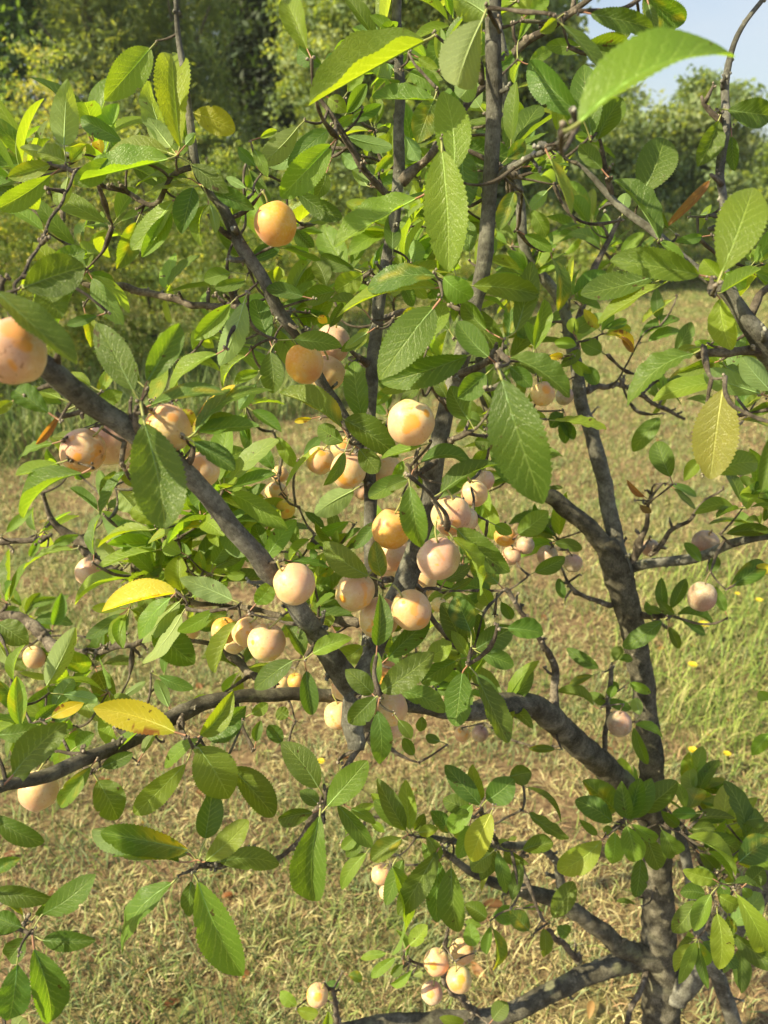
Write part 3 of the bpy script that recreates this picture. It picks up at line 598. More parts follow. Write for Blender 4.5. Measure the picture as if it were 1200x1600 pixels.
DATA = """
C 0 0
@.64 705 228 490 468 150 l;845 690 790 205 180 l;@.655 815 690 682 400 100 u;@.65 800 690 700 560 95 u;@.67 882 690 880 560 70 g;@.63 870 680 915 625 45 u
@.67 910 530 1100 610 120 w;@.70 300 680 310 390 130 u;@.69 570 660 370 555 90 g;@.65 790 715 480 715 90 l;@.64 790 745 370 845 90 l;@.645 510 745 345 865 100 g
@.71 320 770 170 700 100 l;@.7 235 775 35 830 85 l;240 820 -10 975 110 l;@.72 205 705 100 695 60 u;@.7 320 830 290 970 60 u
@.68 810 940 610 1172 88 l;@.685 805 1000 665 1205 90 l;@.66 905 880 850 1088 118 g;@.67 880 835 630 845 36 l;890 870 670 892 36 l;@.65 900 770 1072 900 90 g;@.66 1000 885 1190 975 90 g
@.7 640 1045 548 1260 110 g;@.75 240 1215 400 1180 100 g;@.73 1200 780 1115 690 55 g;@.65 795 715 880 690 60 l;@.9 200 1080 30 965 60 l;210 1120 190 1190 50 l;@.93 240 1010 270 1090 50 l
@.66 985 960 1010 1090 50 u;975 960 930 1150 50 l;@.8 1160 880 1180 820 60 l;1100 1070 1060 880 50 g;@.72 330 760 400 680 60 l;@.75 480 720 460 660 60 y;@.72 1150 880 1060 830 40 u
C 400 0
@.62 240 230 130 -20 125 l;@.58 790 190 245 492 105 l;@.52 1060 95 940 405 235 u;@.58 1085 70 935 -20 150 u;@.60 930 795 880 415 170 l;@.58 872 705 900 1275 215 l;@.64 965 700 1000 965 140 g
@.7 845 470 545 460 62 l;@.66 835 468 765 665 130 g;@.70 350 680 120 920 150 l;@.73 340 610 150 770 95 g;@.72 195 598 20 770 110 u;@.66 752 930 365 1150 105 l
@.74 180 890 405 1025 92 g;@.75 190 1075 272 1160 80 g;@.8 430 640 640 690 72 u;425 530 520 395 75 g;430 570 590 490 60 g;@.74 340 460 420 525 80 l;@.75 460 540 375 590 50 l
@.72 660 170 535 75 60 l;@.8 600 190 460 135 70 u;640 320 550 240 70 u;630 360 590 300 80 u;@.66 1120 330 1200 250 80 g;@.8 400 720 480 785 70 u;@.72 310 310 190 225 90 g
@.66 760 270 850 320 50 l;@.68 720 340 862 415 85 l;@.82 700 640 765 755 85 u;@.8 555 825 640 730 60 l;520 870 455 800 60 u;@.78 640 1170 630 1010 85 g;@.7 980 690 1210 745 130 g
@.68 1000 1180 990 1035 85 g;@.8 250 1040 365 1010 50 u;@.72 20 645 100 612 36 l;-10 700 55 830 55 l;@.85 735 1230 745 1130 90 u;@.62 1030 350 950 465 110 u;@.85 1050 500 960 380 100 u
@.7 1210 900 1140 1080 90 g;@.85 300 990 200 800 60 l;240 700 60 790 60 u;100 700 30 700 90 u;@.8 330 810 280 930 70 g;@.85 430 430 500 330 60 l;@.66 1130 380 1000 340 60 l;@.84 520 770 580 860 60 u;@.8 -30 800 50 990 60 g
C 800 0
@.36 315 575 1045 168 200 l;@.55 370 65 665 135 100 g;@.6 620 -30 810 105 150 g;@.62 325 220 552 215 115 g;@.63 335 240 160 212 70 g;@.5 240 120 450 365 58 g;@.6 318 542 58 290 150 g
@.61 372 640 335 285 150 g;@.62 400 655 515 465 130 g;@.66 212 612 208 450 60 l;@.63 420 792 318 675 80 g;@.64 615 905 720 640 185 g;@.62 692 1125 492 830 70 g;@.5 180 745 282 1002 46 l
@.66 1012 515 1230 540 130 g;@.68 967 568 870 782 118 g;@.7 1030 640 1045 800 60 g;@.5 985 1275 1150 842 215 l;@.68 925 848 725 1055 60 b;@.66 890 1110 770 1130 50 g;@.8 165 895 78 980 60 u;@.7 90 985 160 1112 78 l
@.56 880 1290 470 1215 150 g;@.7 158 750 90 805 60 g;@.68 -20 740 62 655 80 g;@.6 80 60 170 -20 70 l;@.66 30 190 90 30 60 l;@.6 210 90 130 150 60 l;@.66 80 300 190 230 60 l
@.8 520 990 535 905 65 u;@.64 735 1070 640 980 60 g;@.9 480 420 500 350 60 g;@.7 100 80 40 0 70 l;@.63 560 120 475 200 60 g;@.56 640 20 680 160 50 g;@.7 880 1010 975 1000 40 u;870 1090 930 960 40 l;@.75 60 1100 190 1180 60 l;@.62 690 1130 810 1210 40 l
C 0 400
@.5 110 150 395 50 190 g;@.51 200 160 285 292 160 g;@.42 -10 170 362 500 150 g;@.5 625 632 450 308 150 g;@.51 690 588 842 320 130 g;@.53 650 590 440 430 70 g;@.5 678 785 775 1278 255 g
@.55 705 700 1050 628 62 g;@.57 905 830 1100 605 60 y;@.56 915 828 1250 590 70 g;930 822 1215 800 85 g;@.57 940 830 1112 750 60 g;@.54 908 872 1100 1002 105 g;@.6 1015 460 778 612 72 l;@.62 1145 215 1028 512 118 u
@.7 1080 225 912 395 95 l;@.6 455 280 310 322 50 g;@.56 455 690 572 640 75 l;460 640 545 505 60 l;@.52 228 735 60 620 118 g;@.56 285 668 90 612 50 l;@.57 290 692 150 675 45 l;@.52 60 680 -40 740 60 l
@.55 425 610 295 548 40 l;@.57 265 972 78 1032 55 l;@.56 385 1018 82 1205 80 g;@.6 350 832 250 850 50 u;@.56 275 752 170 888 52 b;@.58 245 880 68 945 42 l;@.6 762 690 855 725 70 u;@.88 500 175 502 250 45 y
@.88 560 170 572 225 40 u;@.7 1210 540 1100 600 60 l;1200 600 1122 720 65 u;@.68 1150 470 1030 610 52 l;@.7 1080 80 955 112 80 l;1150 115 1008 150 60 g;@.58 585 1010 458 1210 42 g;@.62 650 1080 560 1000 50 l
@.9 455 1190 325 1090 40 g;@.85 400 270 430 425 75 l;@.58 850 720 910 800 70 y;@.6 545 750 625 752 24 u
@1.0 1100 1040 1060 900 80 l;1110 1060 990 1050 50 l;1120 1080 1010 1150 70 l;1130 1060 1190 900 80 l;1120 1090 1180 1190 60 l;1100 1100 1030 1180 70 l;@.95 560 1100 640 1190 110 u;700 1060 760 1180 130 l
C 400 400
@.62 852 95 518 125 100 g;@.625 845 150 370 255 78 l;@.6 878 100 1015 195 125 l;@.62 1018 140 1325 180 125 l;@.6 832 245 578 575 195 g;@.62 990 468 588 602 150 g;@.63 820 385 885 210 90 l
@.6 1090 472 945 310 118 g;@.61 1078 555 948 665 120 g;@.63 1000 770 910 610 120 g;@.64 1080 345 970 215 100 g;@.66 1180 380 1190 200 75 g;@.5 1152 578 1340 1172 275 g
@.7 220 190 48 150 78 g;@.76 370 165 222 215 95 g;@.75 500 85 375 165 110 l;@.72 62 390 -10 205 110 g;@.66 180 392 402 420 100 g;@.66 68 452 80 642 118 g;@.7 520 362 415 432 50 u;@.75 515 365 398 445 55 g
@.74 500 765 452 488 115 g;@.68 402 802 115 622 108 g;@.7 408 872 288 800 98 g;@.68 418 768 672 932 150 g;@.7 485 905 572 1015 98 g;@.68 415 920 322 1080 60 g;@.66 775 888 588 950 52 l;@.68 772 968 1012 942 72 g
@.66 868 1108 1135 960 88 g;@.69 692 1028 530 1135 95 g;@.68 712 1050 610 1090 60 g;@.58 722 1080 768 1370 135 g;@.68 892 662 830 570 60 g;@.7 745 602 588 635 52 l;@.7 905 345 825 210 70 g
@.78 290 288 335 312 42 y;@.77 345 335 402 218 60 g;@1.0 85 1000 -10 870 80 g;98 850 185 990 70 l;@.85 140 1082 292 890 26 l;@.9 225 930 300 850 50 g;@.85 455 1100 278 1210 120 u;@.75 260 762 180 778 32 y
@.72 685 280 755 255 50 l;@.7 1105 885 1210 1070 95 g;@.72 1110 875 1025 870 80 g;@.8 700 60 640 190 70 u;@.7 930 60 900 -60 80 l;@.75 500 250 340 200 50 g;@.8 330 140 280 20 90 g;@.8 460 60 300 0 80 g;@.85 90 120 110 50 60 l
@.9 1050 780 980 740 60 g;1120 770 1180 760 40 l;@.85 640 620 560 700 60 l;620 500 650 430 50 l;@.75 770 1000 760 1090 60 l;@.76 690 960 640 1060 50 l;@.9 470 440 520 340 60 l;@.85 1100 440 1180 520 50 g;@.8 680 140 740 230 70 g;@.82 730 120 800 200 60 l
C 800 400
@.63 20 350 90 30 112 g;@.62 682 92 322 182 115 g;@.61 725 122 398 305 50 l;@.63 655 130 500 205 60 g;@.6 975 200 1028 440 130 l;@.62 988 112 898 15 100 l;@.6 980 172 1168 62 60 l;@.63 1000 80 1092 152 100 l
@.6 852 458 528 665 108 g;@.56 990 625 930 1045 205 o;@.62 1165 645 902 545 115 u;@.6 1210 630 1078 475 110 u;@.63 1005 520 1072 565 60 u;@.64 948 500 778 552 70 g;@.66 872 428 758 462 32 l;@1.1 692 760 570 912 88 g
@.9 742 1035 680 868 110 g;@.58 948 1012 1168 958 125 l;@.6 890 958 805 1050 70 l;@.48 1215 850 1170 1105 100 g;@1.0 622 1128 538 1055 42 b;598 1165 655 1205 45 b;@.56 -10 475 287 642 98 g;@.62 -10 520 92 612 82 g
@.9 200 770 446 800 40 l;@.8 188 10 240 252 60 g;@.7 105 440 150 200 88 l;@.95 405 340 338 248 50 y;450 360 582 440 46 y;@.9 240 465 175 470 40 y;@.95 510 375 570 450 50 b;290 350 372 300 80 g;420 450 325 400 80 g
280 490 372 562 60 l;340 520 402 600 70 g;300 370 280 290 60 l;@1.1 750 205 612 312 42 l;690 300 678 150 60 g;600 380 785 288 50 g;640 400 788 338 50 g;@1.0 762 460 842 310 80 g;@.7 1100 735 1215 705 60 g
@1.0 742 1072 870 1120 32 g;760 1090 862 1190 30 g;@1.05 165 1090 238 1082 20 g;@.95 420 350 470 260 50 l;430 340 540 300 50 g;440 370 560 340 60 l;300 420 200 400 60 l;320 440 230 520 60 g;110 430 60 300 50 l;@1.0 240 740 180 800 70 g;250 750 250 880 70 g;230 760 290 860 60 g
C 0 800
@.85 825 380 470 455 95 y;@.64 822 1032 440 920 150 y;@.8 1088 412 848 312 108 u;@.88 850 368 835 203 118 l;@.86 962 62 685 130 58 l;@.9 700 85 448 150 38 l;722 180 448 258 45 l;@.85 440 200 470 -10 40 g;@.93 600 172 480 0 108 u
@.95 560 240 450 130 80 u;@.85 735 55 615 -20 105 l;@.95 340 175 98 252 35 l;@1.0 250 160 368 108 50 l;190 120 138 210 40 l;@.9 635 308 335 402 45 l;@.92 650 330 762 260 50 g;@.82 802 402 640 592 78 l;@.84 842 422 660 612 80 u
@.8 852 480 680 712 72 u;@.78 1012 460 828 570 78 l;1062 452 960 542 60 l;@.85 720 530 912 712 165 g;@.72 1112 510 1000 752 78 l;@.8 220 812 352 538 118 u;@.8 -10 520 132 612 118 g;-10 600 52 712 70 u;@.7 95 1005 78 770 90 l
@.75 65 790 102 622 50 l;@.8 200 925 228 810 90 g;250 915 342 780 78 u;300 855 465 888 58 u;@.74 240 962 392 895 68 y;@.75 170 975 265 905 80 g;@.6 -10 1045 185 1008 90 g;@.58 60 1235 305 990 170 g;@.72 360 1100 440 1040 90 g
@.9 580 862 682 795 40 u;@.78 790 912 732 785 60 u;@.8 745 768 905 830 62 g;@.68 940 1048 1095 845 108 l;@.70 955 1040 1150 918 145 g;@.66 930 1105 1060 1400 10 g;@.66 930 1104 1080 1352 200 l;@.68 520 1170 652 1025 45 l
@.68 670 1130 722 1040 50 u;@.66 480 1195 622 1130 70 g;@.85 990 870 900 890 50 l;@1.2 250 530 290 380 70 g;545 590 602 480 58 g;100 440 20 340 60 g;120 480 190 380 60 g;150 440 260 400 50 g;90 450 20 480 60 g;@.68 930 1065 760 1190 62 l
@.85 770 755 792 620 40 g;@1.0 30 95 150 -10 50 l;@.88 850 190 760 140 80 l;@.85 900 400 1010 330 60 l;@.9 1000 240 1080 90 90 l;1010 260 1140 200 60 g;960 280 930 180 60 l;@.88 880 440 760 480 60 g;920 470 1000 560 90 g;@.9 1060 300 1150 290 50 l
@.95 740 1060 650 1020 50 l;@.75 900 1080 990 1150 60 g;@.8 640 950 560 990 40 l;@1.15 420 620 350 740 60 g;170 640 230 700 70 g;40 690 120 740 60 g
C 400 800
@.68 525 298 312 140 128 g;@.69 588 302 560 138 88 g;@.76 568 50 462 172 68 g;@.9 435 45 288 102 60 l;430 100 340 160 40 l;@.66 942 80 1192 282 140 g;@.64 922 120 1078 382 68 l;@.62 568 625 585 388 108 g
@.66 268 662 448 588 92 l;@.67 222 672 148 528 88 g;@.67 236 745 262 952 92 g;@.66 172 698 -10 830 105 g;@.66 572 805 568 658 58 g;@.64 545 852 422 738 98 g;@.63 590 842 830 658 138 g;@.62 562 868 438 992 118 g
@.62 570 932 588 1195 108 g;@.65 680 842 895 932 108 g;@.7 668 975 730 1062 60 g;@.7 618 685 812 505 108 g;@.7 800 695 915 608 98 l;@.71 990 672 918 560 60 l;@.72 985 640 872 428 108 g;@.71 1005 560 935 395 128 g;@.73 1030 450 918 380 62 g
@.73 1035 600 1048 478 60 g;@.7 1032 642 1210 538 128 g;1052 662 1210 722 88 g;@.68 968 752 935 1002 138 g;@.67 1038 768 1182 1082 108 g;@.72 935 698 775 802 98 g;@.74 890 320 1005 250 60 g;915 362 1012 310 40 g;@.8 1150 420 1200 502 60 g
@.76 1135 335 1045 248 80 g;@.77 1100 440 1058 358 80 l;@.78 500 630 355 718 110 l;@.85 355 532 330 490 60 l;@.9 40 175 -10 60 80 g;@.86 45 225 188 35 88 l;@.88 250 130 150 232 45 l;@.9 230 0 320 72 42 g;190 160 180 60 60 g
@.85 168 228 342 250 40 g;290 190 250 200 50 g;@.88 300 295 375 250 50 l;@.64 0 430 78 335 92 l;@.66 292 1290 120 1080 135 g;@.64 335 1380 522 1165 135 l;@.8 150 962 98 928 70 g;122 1085 58 1000 72 g;@.7 -20 945 55 900 60 l
@.75 0 1075 22 980 52 g;@.85 862 1075 795 1050 45 g;@.9 778 958 770 1032 52 g;@.75 750 480 800 560 70 g;@.76 640 560 680 500 60 g;@.85 1040 120 960 40 60 g;@.9 60 60 110 -10 60 l;@.8 1120 60 1200 100 60 l;@.85 740 1140 690 1060 60 g
C 800 800
@.95 30 105 172 -5 108 l;@.98 108 282 252 210 80 g;@1.06 242 405 218 312 48 g;200 145 328 172 60 g;@1.05 885 232 808 145 52 g;930 285 968 210 52 g;@1.0 1028 345 1188 225 100 g;1005 102 1210 90 70 g;@1.09 712 460 700 310 58 g
745 455 812 308 62 g;652 482 632 418 42 g;@1.05 702 512 520 632 88 g;@1.09 735 540 785 642 50 g;775 480 952 512 42 g;800 510 908 572 40 g;@1.06 1000 465 955 350 50 g;@1.05 405 732 258 640 62 g;@1.06 378 765 270 812 40 g;382 908 220 825 50 g
@1.1 480 695 510 630 60 g;500 690 568 690 42 g;440 902 368 848 52 g;500 832 458 795 40 g;440 880 562 922 52 g;552 800 655 850 48 l;600 950 575 870 62 u;580 995 722 1055 48 l;572 1010 635 1185 60 g;@1.0 200 1112 78 1110 40 g
@.95 1200 880 1160 840 60 l;@.95 1210 1040 1125 1140 70 l;@1.0 1130 300 1200 245 60 y;@.62 -20 545 150 570 110 g;@1.08 760 480 690 420 50 g;700 470 620 450 40 g;460 870 480 810 50 g
C 0 1200
@.67 882 402 435 282 115 u;@.66 880 382 475 300 148 v;@.70 458 60 558 240 148 g;@.65 425 -5 270 192 88 l;@.66 870 -20 630 218 120 l;@.67 962 330 1000 105 128 g;@.65 962 438 1165 245 115 l;@.68 1032 440 1310 445 105 g;@.69 1090 0 1290 225 150 g
@.665 897 530 885 700 78 g;@.64 927 532 1140 985 190 l;@.66 805 540 525 852 118 g;@.6 10 100 142 -5 72 g;@.58 -30 220 198 352 100 g;@.58 -20 490 92 420 72 g;@.6 -30 580 242 620 98 g;@.59 200 685 442 510 125 g;@.6 200 808 442 805 95 g
@.58 160 850 250 1215 170 g;@.56 80 920 40 1200 150 g;@.6 100 745 -20 700 110 g;@.61 120 795 40 905 110 g;@.6 60 1240 120 1160 90 u;@.63 170 690 250 600 50 g;@.66 840 440 530 400 70 g;@.62 0 590 110 690 40 g
C 400 1200
@.66 292 170 205 108 72 g;@.67 268 210 103 242 88 g;@.62 300 222 268 638 188 g;@.68 382 172 545 372 88 g;@.7 445 190 560 260 50 l;@.9 700 292 575 58 98 g;@.9 722 290 702 58 90 l;@.92 690 282 555 150 82 g;@.92 742 292 792 220 60 g
@.9 760 302 855 285 60 l;@.88 685 330 535 432 100 g;@.95 515 400 392 572 72 l;@.97 540 250 602 302 40 l;@.9 850 388 668 692 125 g;@.92 640 460 692 880 80 l;@.93 690 430 612 640 80 g;@.94 860 440 850 722 108 g;@.92 915 468 942 785 138 g
@.9 1052 172 888 -10 98 g;@.91 1062 152 1010 -10 78 l;@.89 1082 152 1210 55 128 g;@.92 905 302 818 202 80 g;@.9 1005 202 878 145 98 g;@.9 1012 172 908 305 90 l;@.85 1100 215 1000 445 125 w;@.87 1000 270 950 425 75 l;@.9 1100 400 1010 482 100 g
@.95 1130 400 1182 602 70 g;@1.1 1082 702 978 640 88 g;1110 692 1230 690 88 g;1055 740 980 722 40 l;1100 742 1080 872 58 g;1110 752 1142 952 60 g;@1.05 1020 835 1000 730 78 l;@1.0 720 830 805 738 80 l;@1.05 612 870 488 892 42 l
652 890 540 982 52 l;690 922 632 970 50 g;732 948 630 1025 45 l;740 972 782 958 30 u;702 882 668 755 28 l;@1.1 190 1112 115 1050 60 l;190 1130 290 1152 58 l;@1.15 432 970 500 992 50 g;330 1210 340 1145 50 l;320 1030 390 1010 40 g
@1.1 1110 1180 1180 1100 80 g;@.9 800 320 870 430 60 g;@.95 480 300 400 380 60 l;500 340 420 420 60 g;@.98 420 320 540 160 50 l;620 200 540 120 60 l;@.92 1010 130 940 60 70 g;@.94 780 350 860 500 60 g;@.95 980 340 920 250 80 l
C 800 1200
@.98 542 240 512 68 92 g;@.99 552 242 602 48 92 g;@1.0 572 232 655 48 108 g;@1.02 602 200 775 62 120 g;@.95 540 272 572 442 115 l;@.97 482 302 468 452 88 l;@.94 420 340 218 490 125 l;@1.0 470 252 305 150 108 g;@.97 472 292 425 288 42 g
@.96 562 265 692 340 60 l;@1.03 490 200 338 62 130 g;@1.0 602 422 578 602 82 g;@1.01 632 322 690 472 105 g;@.97 702 288 770 418 108 g;@1.0 862 212 752 212 60 g;832 252 1045 225 42 g;842 292 952 278 78 g;902 302 1062 392 88 g
@1.02 1095 332 1020 65 80 g;1072 252 1182 232 98 g;1112 342 1212 252 80 g;@.98 1062 442 1210 335 128 g;@.95 822 322 1072 482 60 l;922 392 1042 522 40 l;@.93 942 520 805 480 80 l;@.92 1042 540 1182 560 32 g;@.93 932 592 852 765 85 l;@.96 905 592 790 582 78 g
@.92 962 682 972 955 108 l;@.9 1052 590 1208 895 122 l;@.94 962 592 1070 652 90 l;@.97 862 622 750 772 90 g;@.95 1012 692 1032 782 60 g;@.96 1082 562 1122 605 50 l;@.9 -10 40 92 22 100 g;@1.0 72 92 250 240 30 g;@.98 78 212 262 335 58 g
@.96 50 382 192 350 90 g;@.95 0 620 42 452 62 g;@1.05 400 315 315 242 40 g;@1.1 190 700 285 535 98 g;212 742 272 782 68 g;150 752 152 892 68 g;@1.08 80 762 -10 662 88 g;50 662 150 672 30 g;@1.2 580 640 490 620 20 g
@1.0 980 520 1000 640 60 g;960 540 870 470 70 g;1100 540 1180 470 90 g;@1.03 780 270 700 200 60 g;620 280 560 340 60 g;880 400 960 480 70 g;1000 300 1080 380 60 g
"""
ox = oy = 0; dcur = .7
for line in DATA.strip().splitlines():
    if line.startswith('C '): _, a, b = line.split(); ox, oy = int(a), int(b); continue
    for item in line.split(';'):
        tk = item.split()
        if not tk: continue
        if tk[0][0] == '@': dcur = float(tk[0][1:]); tk = tk[1:]
        if len(tk) != 6: raise ValueError(item)
        x1, y1, x2, y2, w = map(float, tk[:5])
        if w < 12: continue
        add_leaf(ox+x1/3, oy+y1/3, ox+x2/3, oy+y2/3, w/3, tk[5], dcur)
print('hand placed leaves', len(LEAVES))

# ---- plums: (x, y, radius px, depth, material, lean of the stalk axis, label)
PL = [
 (20, 548, 50, .435, 'rusty', (-.1, .1), 'large peach plum with rusty scratches at the left edge under a dark leaf'),
 (130, 705, 34, .60, 'rusty', (.5, .1), 'round mottled plum tucked under the thick foreground limb'),
 (173, 690, 35, .645, 'pink', (.4, .2), 'pinkish plum squeezed between the mottled plum and the thick limb'),
 (264, 668, 37, .585, 'peach', (-.6, .3), 'smooth plum lying on top of the thick limb beside a big drooping leaf'),
 (313, 735, 30, .64, 'cream', (-.2, -.1), 'pale yellow plum half hidden behind the thick limb'),
 (430, 350, 33, .68, 'amber', (0, .1), 'deep amber plum hanging alone high in the left crown'),
 (476, 568, 30, .70, 'amber', (.1, .1), 'dull golden plum under a dark leaf beside the cut limb end'),
 (511, 583, 28, .80, 'peach', (.1, .1), 'peach plum behind the dull golden plum'),
 (519, 537, 28, .82, 'pink', (0, 0), 'pinkish plum above and behind the dull golden plum'),
 (642, 660, 37, .64, 'cream', (.3, .1), 'large cream plum with an orange patch at the centre of the tree'),
 (500, 719, 22, .86, 'cream', (.3, .1), 'small cream plum at the left of the group below the crossing limbs'),
 (544, 735, 28, .80, 'cream', (.1, .2), 'golden cream plum with a narrow leaf lying across its left side'),
 (535, 700, 18, .90, 'peach', (.1, .1), 'orange topped plum peeping over the golden cream plum'),
 (600, 735, 27, .84, 'peach', (0, .1), 'shaded peach plum behind the thin upright stem'),
 (566, 768, 13, 1.0, 'pink', (0, 0), 'tiny pink plum peeping past the thin upright stem'),
 (432, 770, 18, 1.05, 'cream', (.4, -.1), 'small cream plum with orange blotches above a bright yellow one'),
 (446, 795, 16, 1.02, 'yellow', (.3, -.1), 'small bright yellow plum in the sunlit leaves'),
 (437, 741, 13, 1.1, 'cream', (.2, .1), 'tiny cream plum at the top of the sunlit leaves'),
 (612, 826, 31, .70, 'amber', (.2, .3), 'golden plum with a grey tip behind a small oval leaf'),
 (613, 862, 29, .80, 'rusty', (.1, .1), 'brown shaded plum just below the golden plum'),
 (705, 805, 31, .70, 'rusty', (.1, .5), 'tan plum speckled brown below, right of the oval leaf'),
 (728, 812, 19, .80, 'pink', (.1, .1), 'pink plum mostly hidden behind the speckled tan plum'),
 (685, 873, 34, .66, 'pink', (0, .3), 'large pinkish plum with one round orange spot'),
 (555, 924, 30, .70, 'peach', (.6, .2), 'blushed plum left of the stem with a bright crescent of sun'),
 (592, 966, 31, .72, 'peach', (.2, .2), 'peach plum half covered by an upright leaf'),
 (643, 953, 31, .69, 'peach', (-.5, .4), 'peach plum with a yellow dot right of the upright leaf'),
 (655, 908, 27, .80, 'peach', (-.2, .3), 'peach plum wedged behind the stem below the large pinkish plum'),
 (606, 892, 15, .86, 'cream', (0, 0), 'little pale plum in the shade between the stem and the blushed plum'),
 (686, 945, 12, 1.0, 'cream', (0, 0), 'tiny pale plum right of the one with the yellow dot'),
 (460, 912, 33, .625, 'cream', (-.6, .4), 'smooth cream plum resting against the thick limb'),
 (417, 1003, 30, .68, 'peach', (.1, .1), 'smooth peach plum with a bright triangle of sun'),
 (386, 987, 24, .74, 'cream', (.2, .1), 'cream plum touching the peach one on its left side'),
 (351, 985, 21, .78, 'amber', (.2, .1), 'amber plum behind a narrow upright leaf'),
 (366, 1003, 18, .82, 'peach', (0, 0), 'peach plum low between the amber plum and the cream plum'),
 (140, 893, 22, 1.0, 'pink', (.3, .1), 'single shaded plum under a bare twig at the left'),
 (60, 1235, 30, .66, 'cream', (.1, .4), 'cream plum hanging below the dark limb at the lower left'),
 (54, 1027, 17, 1.15, 'peach', (0, .1), 'dim peach plum in the shadow of the left twigs'),
 (540, 1074, 22, .80, 'cream', (.1, .1), 'sunlit cream plum just left of the cut stem'),
 (609, 1106, 28, .78, 'peach', (-.3, .3), 'pale peach plum right of the cut stem among three leaves'),
 (528, 1118, 22, .83, 'cream', (0, 0), 'lower cream plum peeping out left of the cut stem'),
 (613, 1133, 20, .84, 'pink', (0, 0), 'pink plum below the one among three leaves'),
 (604, 1052, 20, .80, 'amber', (0, 0), 'amber plum above the three leaves behind a large green leaf'),
 (462, 1064, 13, 1.25, 'amber', (0, 0), 'tiny orange plum hanging above the horizontal limb'),
 (442, 1066, 11, 1.3, 'peach', (0, 0), 'tiniest dull plum left of the tiny orange plum'),
 (848, 615, 19, .96, 'peach', (0, .1), 'sunlit orange plum below a dark leaf right of the centre'),
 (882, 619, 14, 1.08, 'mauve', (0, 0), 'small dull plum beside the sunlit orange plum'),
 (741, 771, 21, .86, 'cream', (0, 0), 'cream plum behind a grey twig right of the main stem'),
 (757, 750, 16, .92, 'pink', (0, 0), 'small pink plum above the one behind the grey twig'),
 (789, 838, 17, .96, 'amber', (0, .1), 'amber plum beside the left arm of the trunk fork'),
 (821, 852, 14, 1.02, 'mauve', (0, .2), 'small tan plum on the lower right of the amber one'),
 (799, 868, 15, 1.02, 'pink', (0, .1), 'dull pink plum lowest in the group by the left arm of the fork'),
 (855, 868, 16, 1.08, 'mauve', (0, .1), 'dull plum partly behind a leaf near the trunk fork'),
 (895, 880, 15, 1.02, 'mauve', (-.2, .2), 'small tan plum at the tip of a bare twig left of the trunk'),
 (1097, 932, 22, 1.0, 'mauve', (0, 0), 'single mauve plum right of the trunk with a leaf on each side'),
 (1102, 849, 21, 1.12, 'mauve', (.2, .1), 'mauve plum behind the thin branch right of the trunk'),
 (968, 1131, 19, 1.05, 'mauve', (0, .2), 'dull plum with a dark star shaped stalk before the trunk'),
 (750, 1146, 13, 1.2, 'mauve', (0, 0), 'small brown plum below the thick limb'),
 (722, 1147, 12, 1.22, 'peach', (0, 0), 'small peach plum left of the brown one below the limb'),
 (596, 1366, 16, 1.15, 'cream', (0, .1), 'pale plum among the lower leaves left of a long drooping leaf'),
 (603, 1394, 11, 1.2, 'cream', (0, 0), 'tiny pale plum just below the pale plum in the lower leaves'),
 (682, 1503, 20, 1.07, 'cream', (.2, .2), 'left plum of the four at the bottom'),
 (722, 1487, 19, 1.12, 'cream', (-.3, .1), 'topmost plum of the four at the bottom'),
 (717, 1530, 20, 1.05, 'peach', (-.2, .3), 'golden plum of the four at the bottom, right of the grey twig'),
 (675, 1551, 17, 1.08, 'pink', (.2, .2), 'lowest plum of the four at the bottom'),
 (496, 1555, 17, 1.1, 'cream', (.2, .1), 'single pale plum beside a yellow green leaf at the bottom'),
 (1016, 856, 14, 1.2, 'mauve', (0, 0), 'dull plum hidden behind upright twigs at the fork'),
 (297, 983, 16, 1.0, 'cream', (0, 0), 'cream plum among narrow leaves left of the amber plum'),
]
ANCH = []     # (point, object kind) that need a spur to a branch
MARKS = {0: [(.40, .50, .34), (-.3, .2, .2), (.72, .0, .2)], 1: [(.1, -.35, .2), (-.2, .5, .16)], 3: [(.4, .3, .2)], 9: [(.0, -.10, .34), (-.2, -.42, .2), (.62, .3, .16)],
 10: [(.2, .45, .25), (-.3, .2, .12)], 12: [(0, .3, .4)], 15: [(.1, .5, .3)], 20: [(.2, -.4, .2)], 22: [(-.15, -.2, .09)], 23: [(-.6, -.3, .2)], 25: [(-.4, .45, .10), (.45, -.5, .25), (.0, .1, .05)],
 30: [(-.6, .1, .12)], 31: [(.2, .1, .12), (-.3, .4, .14)], 44: [(.1, .2, .35)], 60: [(-.3, .2, .3)], 62: [(-.5, -.1, .35), (.1, .5, .3)], 64: [(.1, .4, .35)], 63: [(-.2, .4, .35)], 16: [(.3, -.2, .2)], 5: [(.2, .7, .0)]}
BLUSH = {0: (.3, .8), 1: (-.5, .3), 2: (0, .5), 3: (.5, .7), 9: (-.8, .1), 19: (.5, -.3), 22: (.3, .5), 23: (.2, .7), 20: (.5, -.2), 24: (.3, .8), 29: (.5, .2), 30: (.5, .3), 38: (.6, .4), 10: (-.5, -.2), 60: (.4, -.2)}
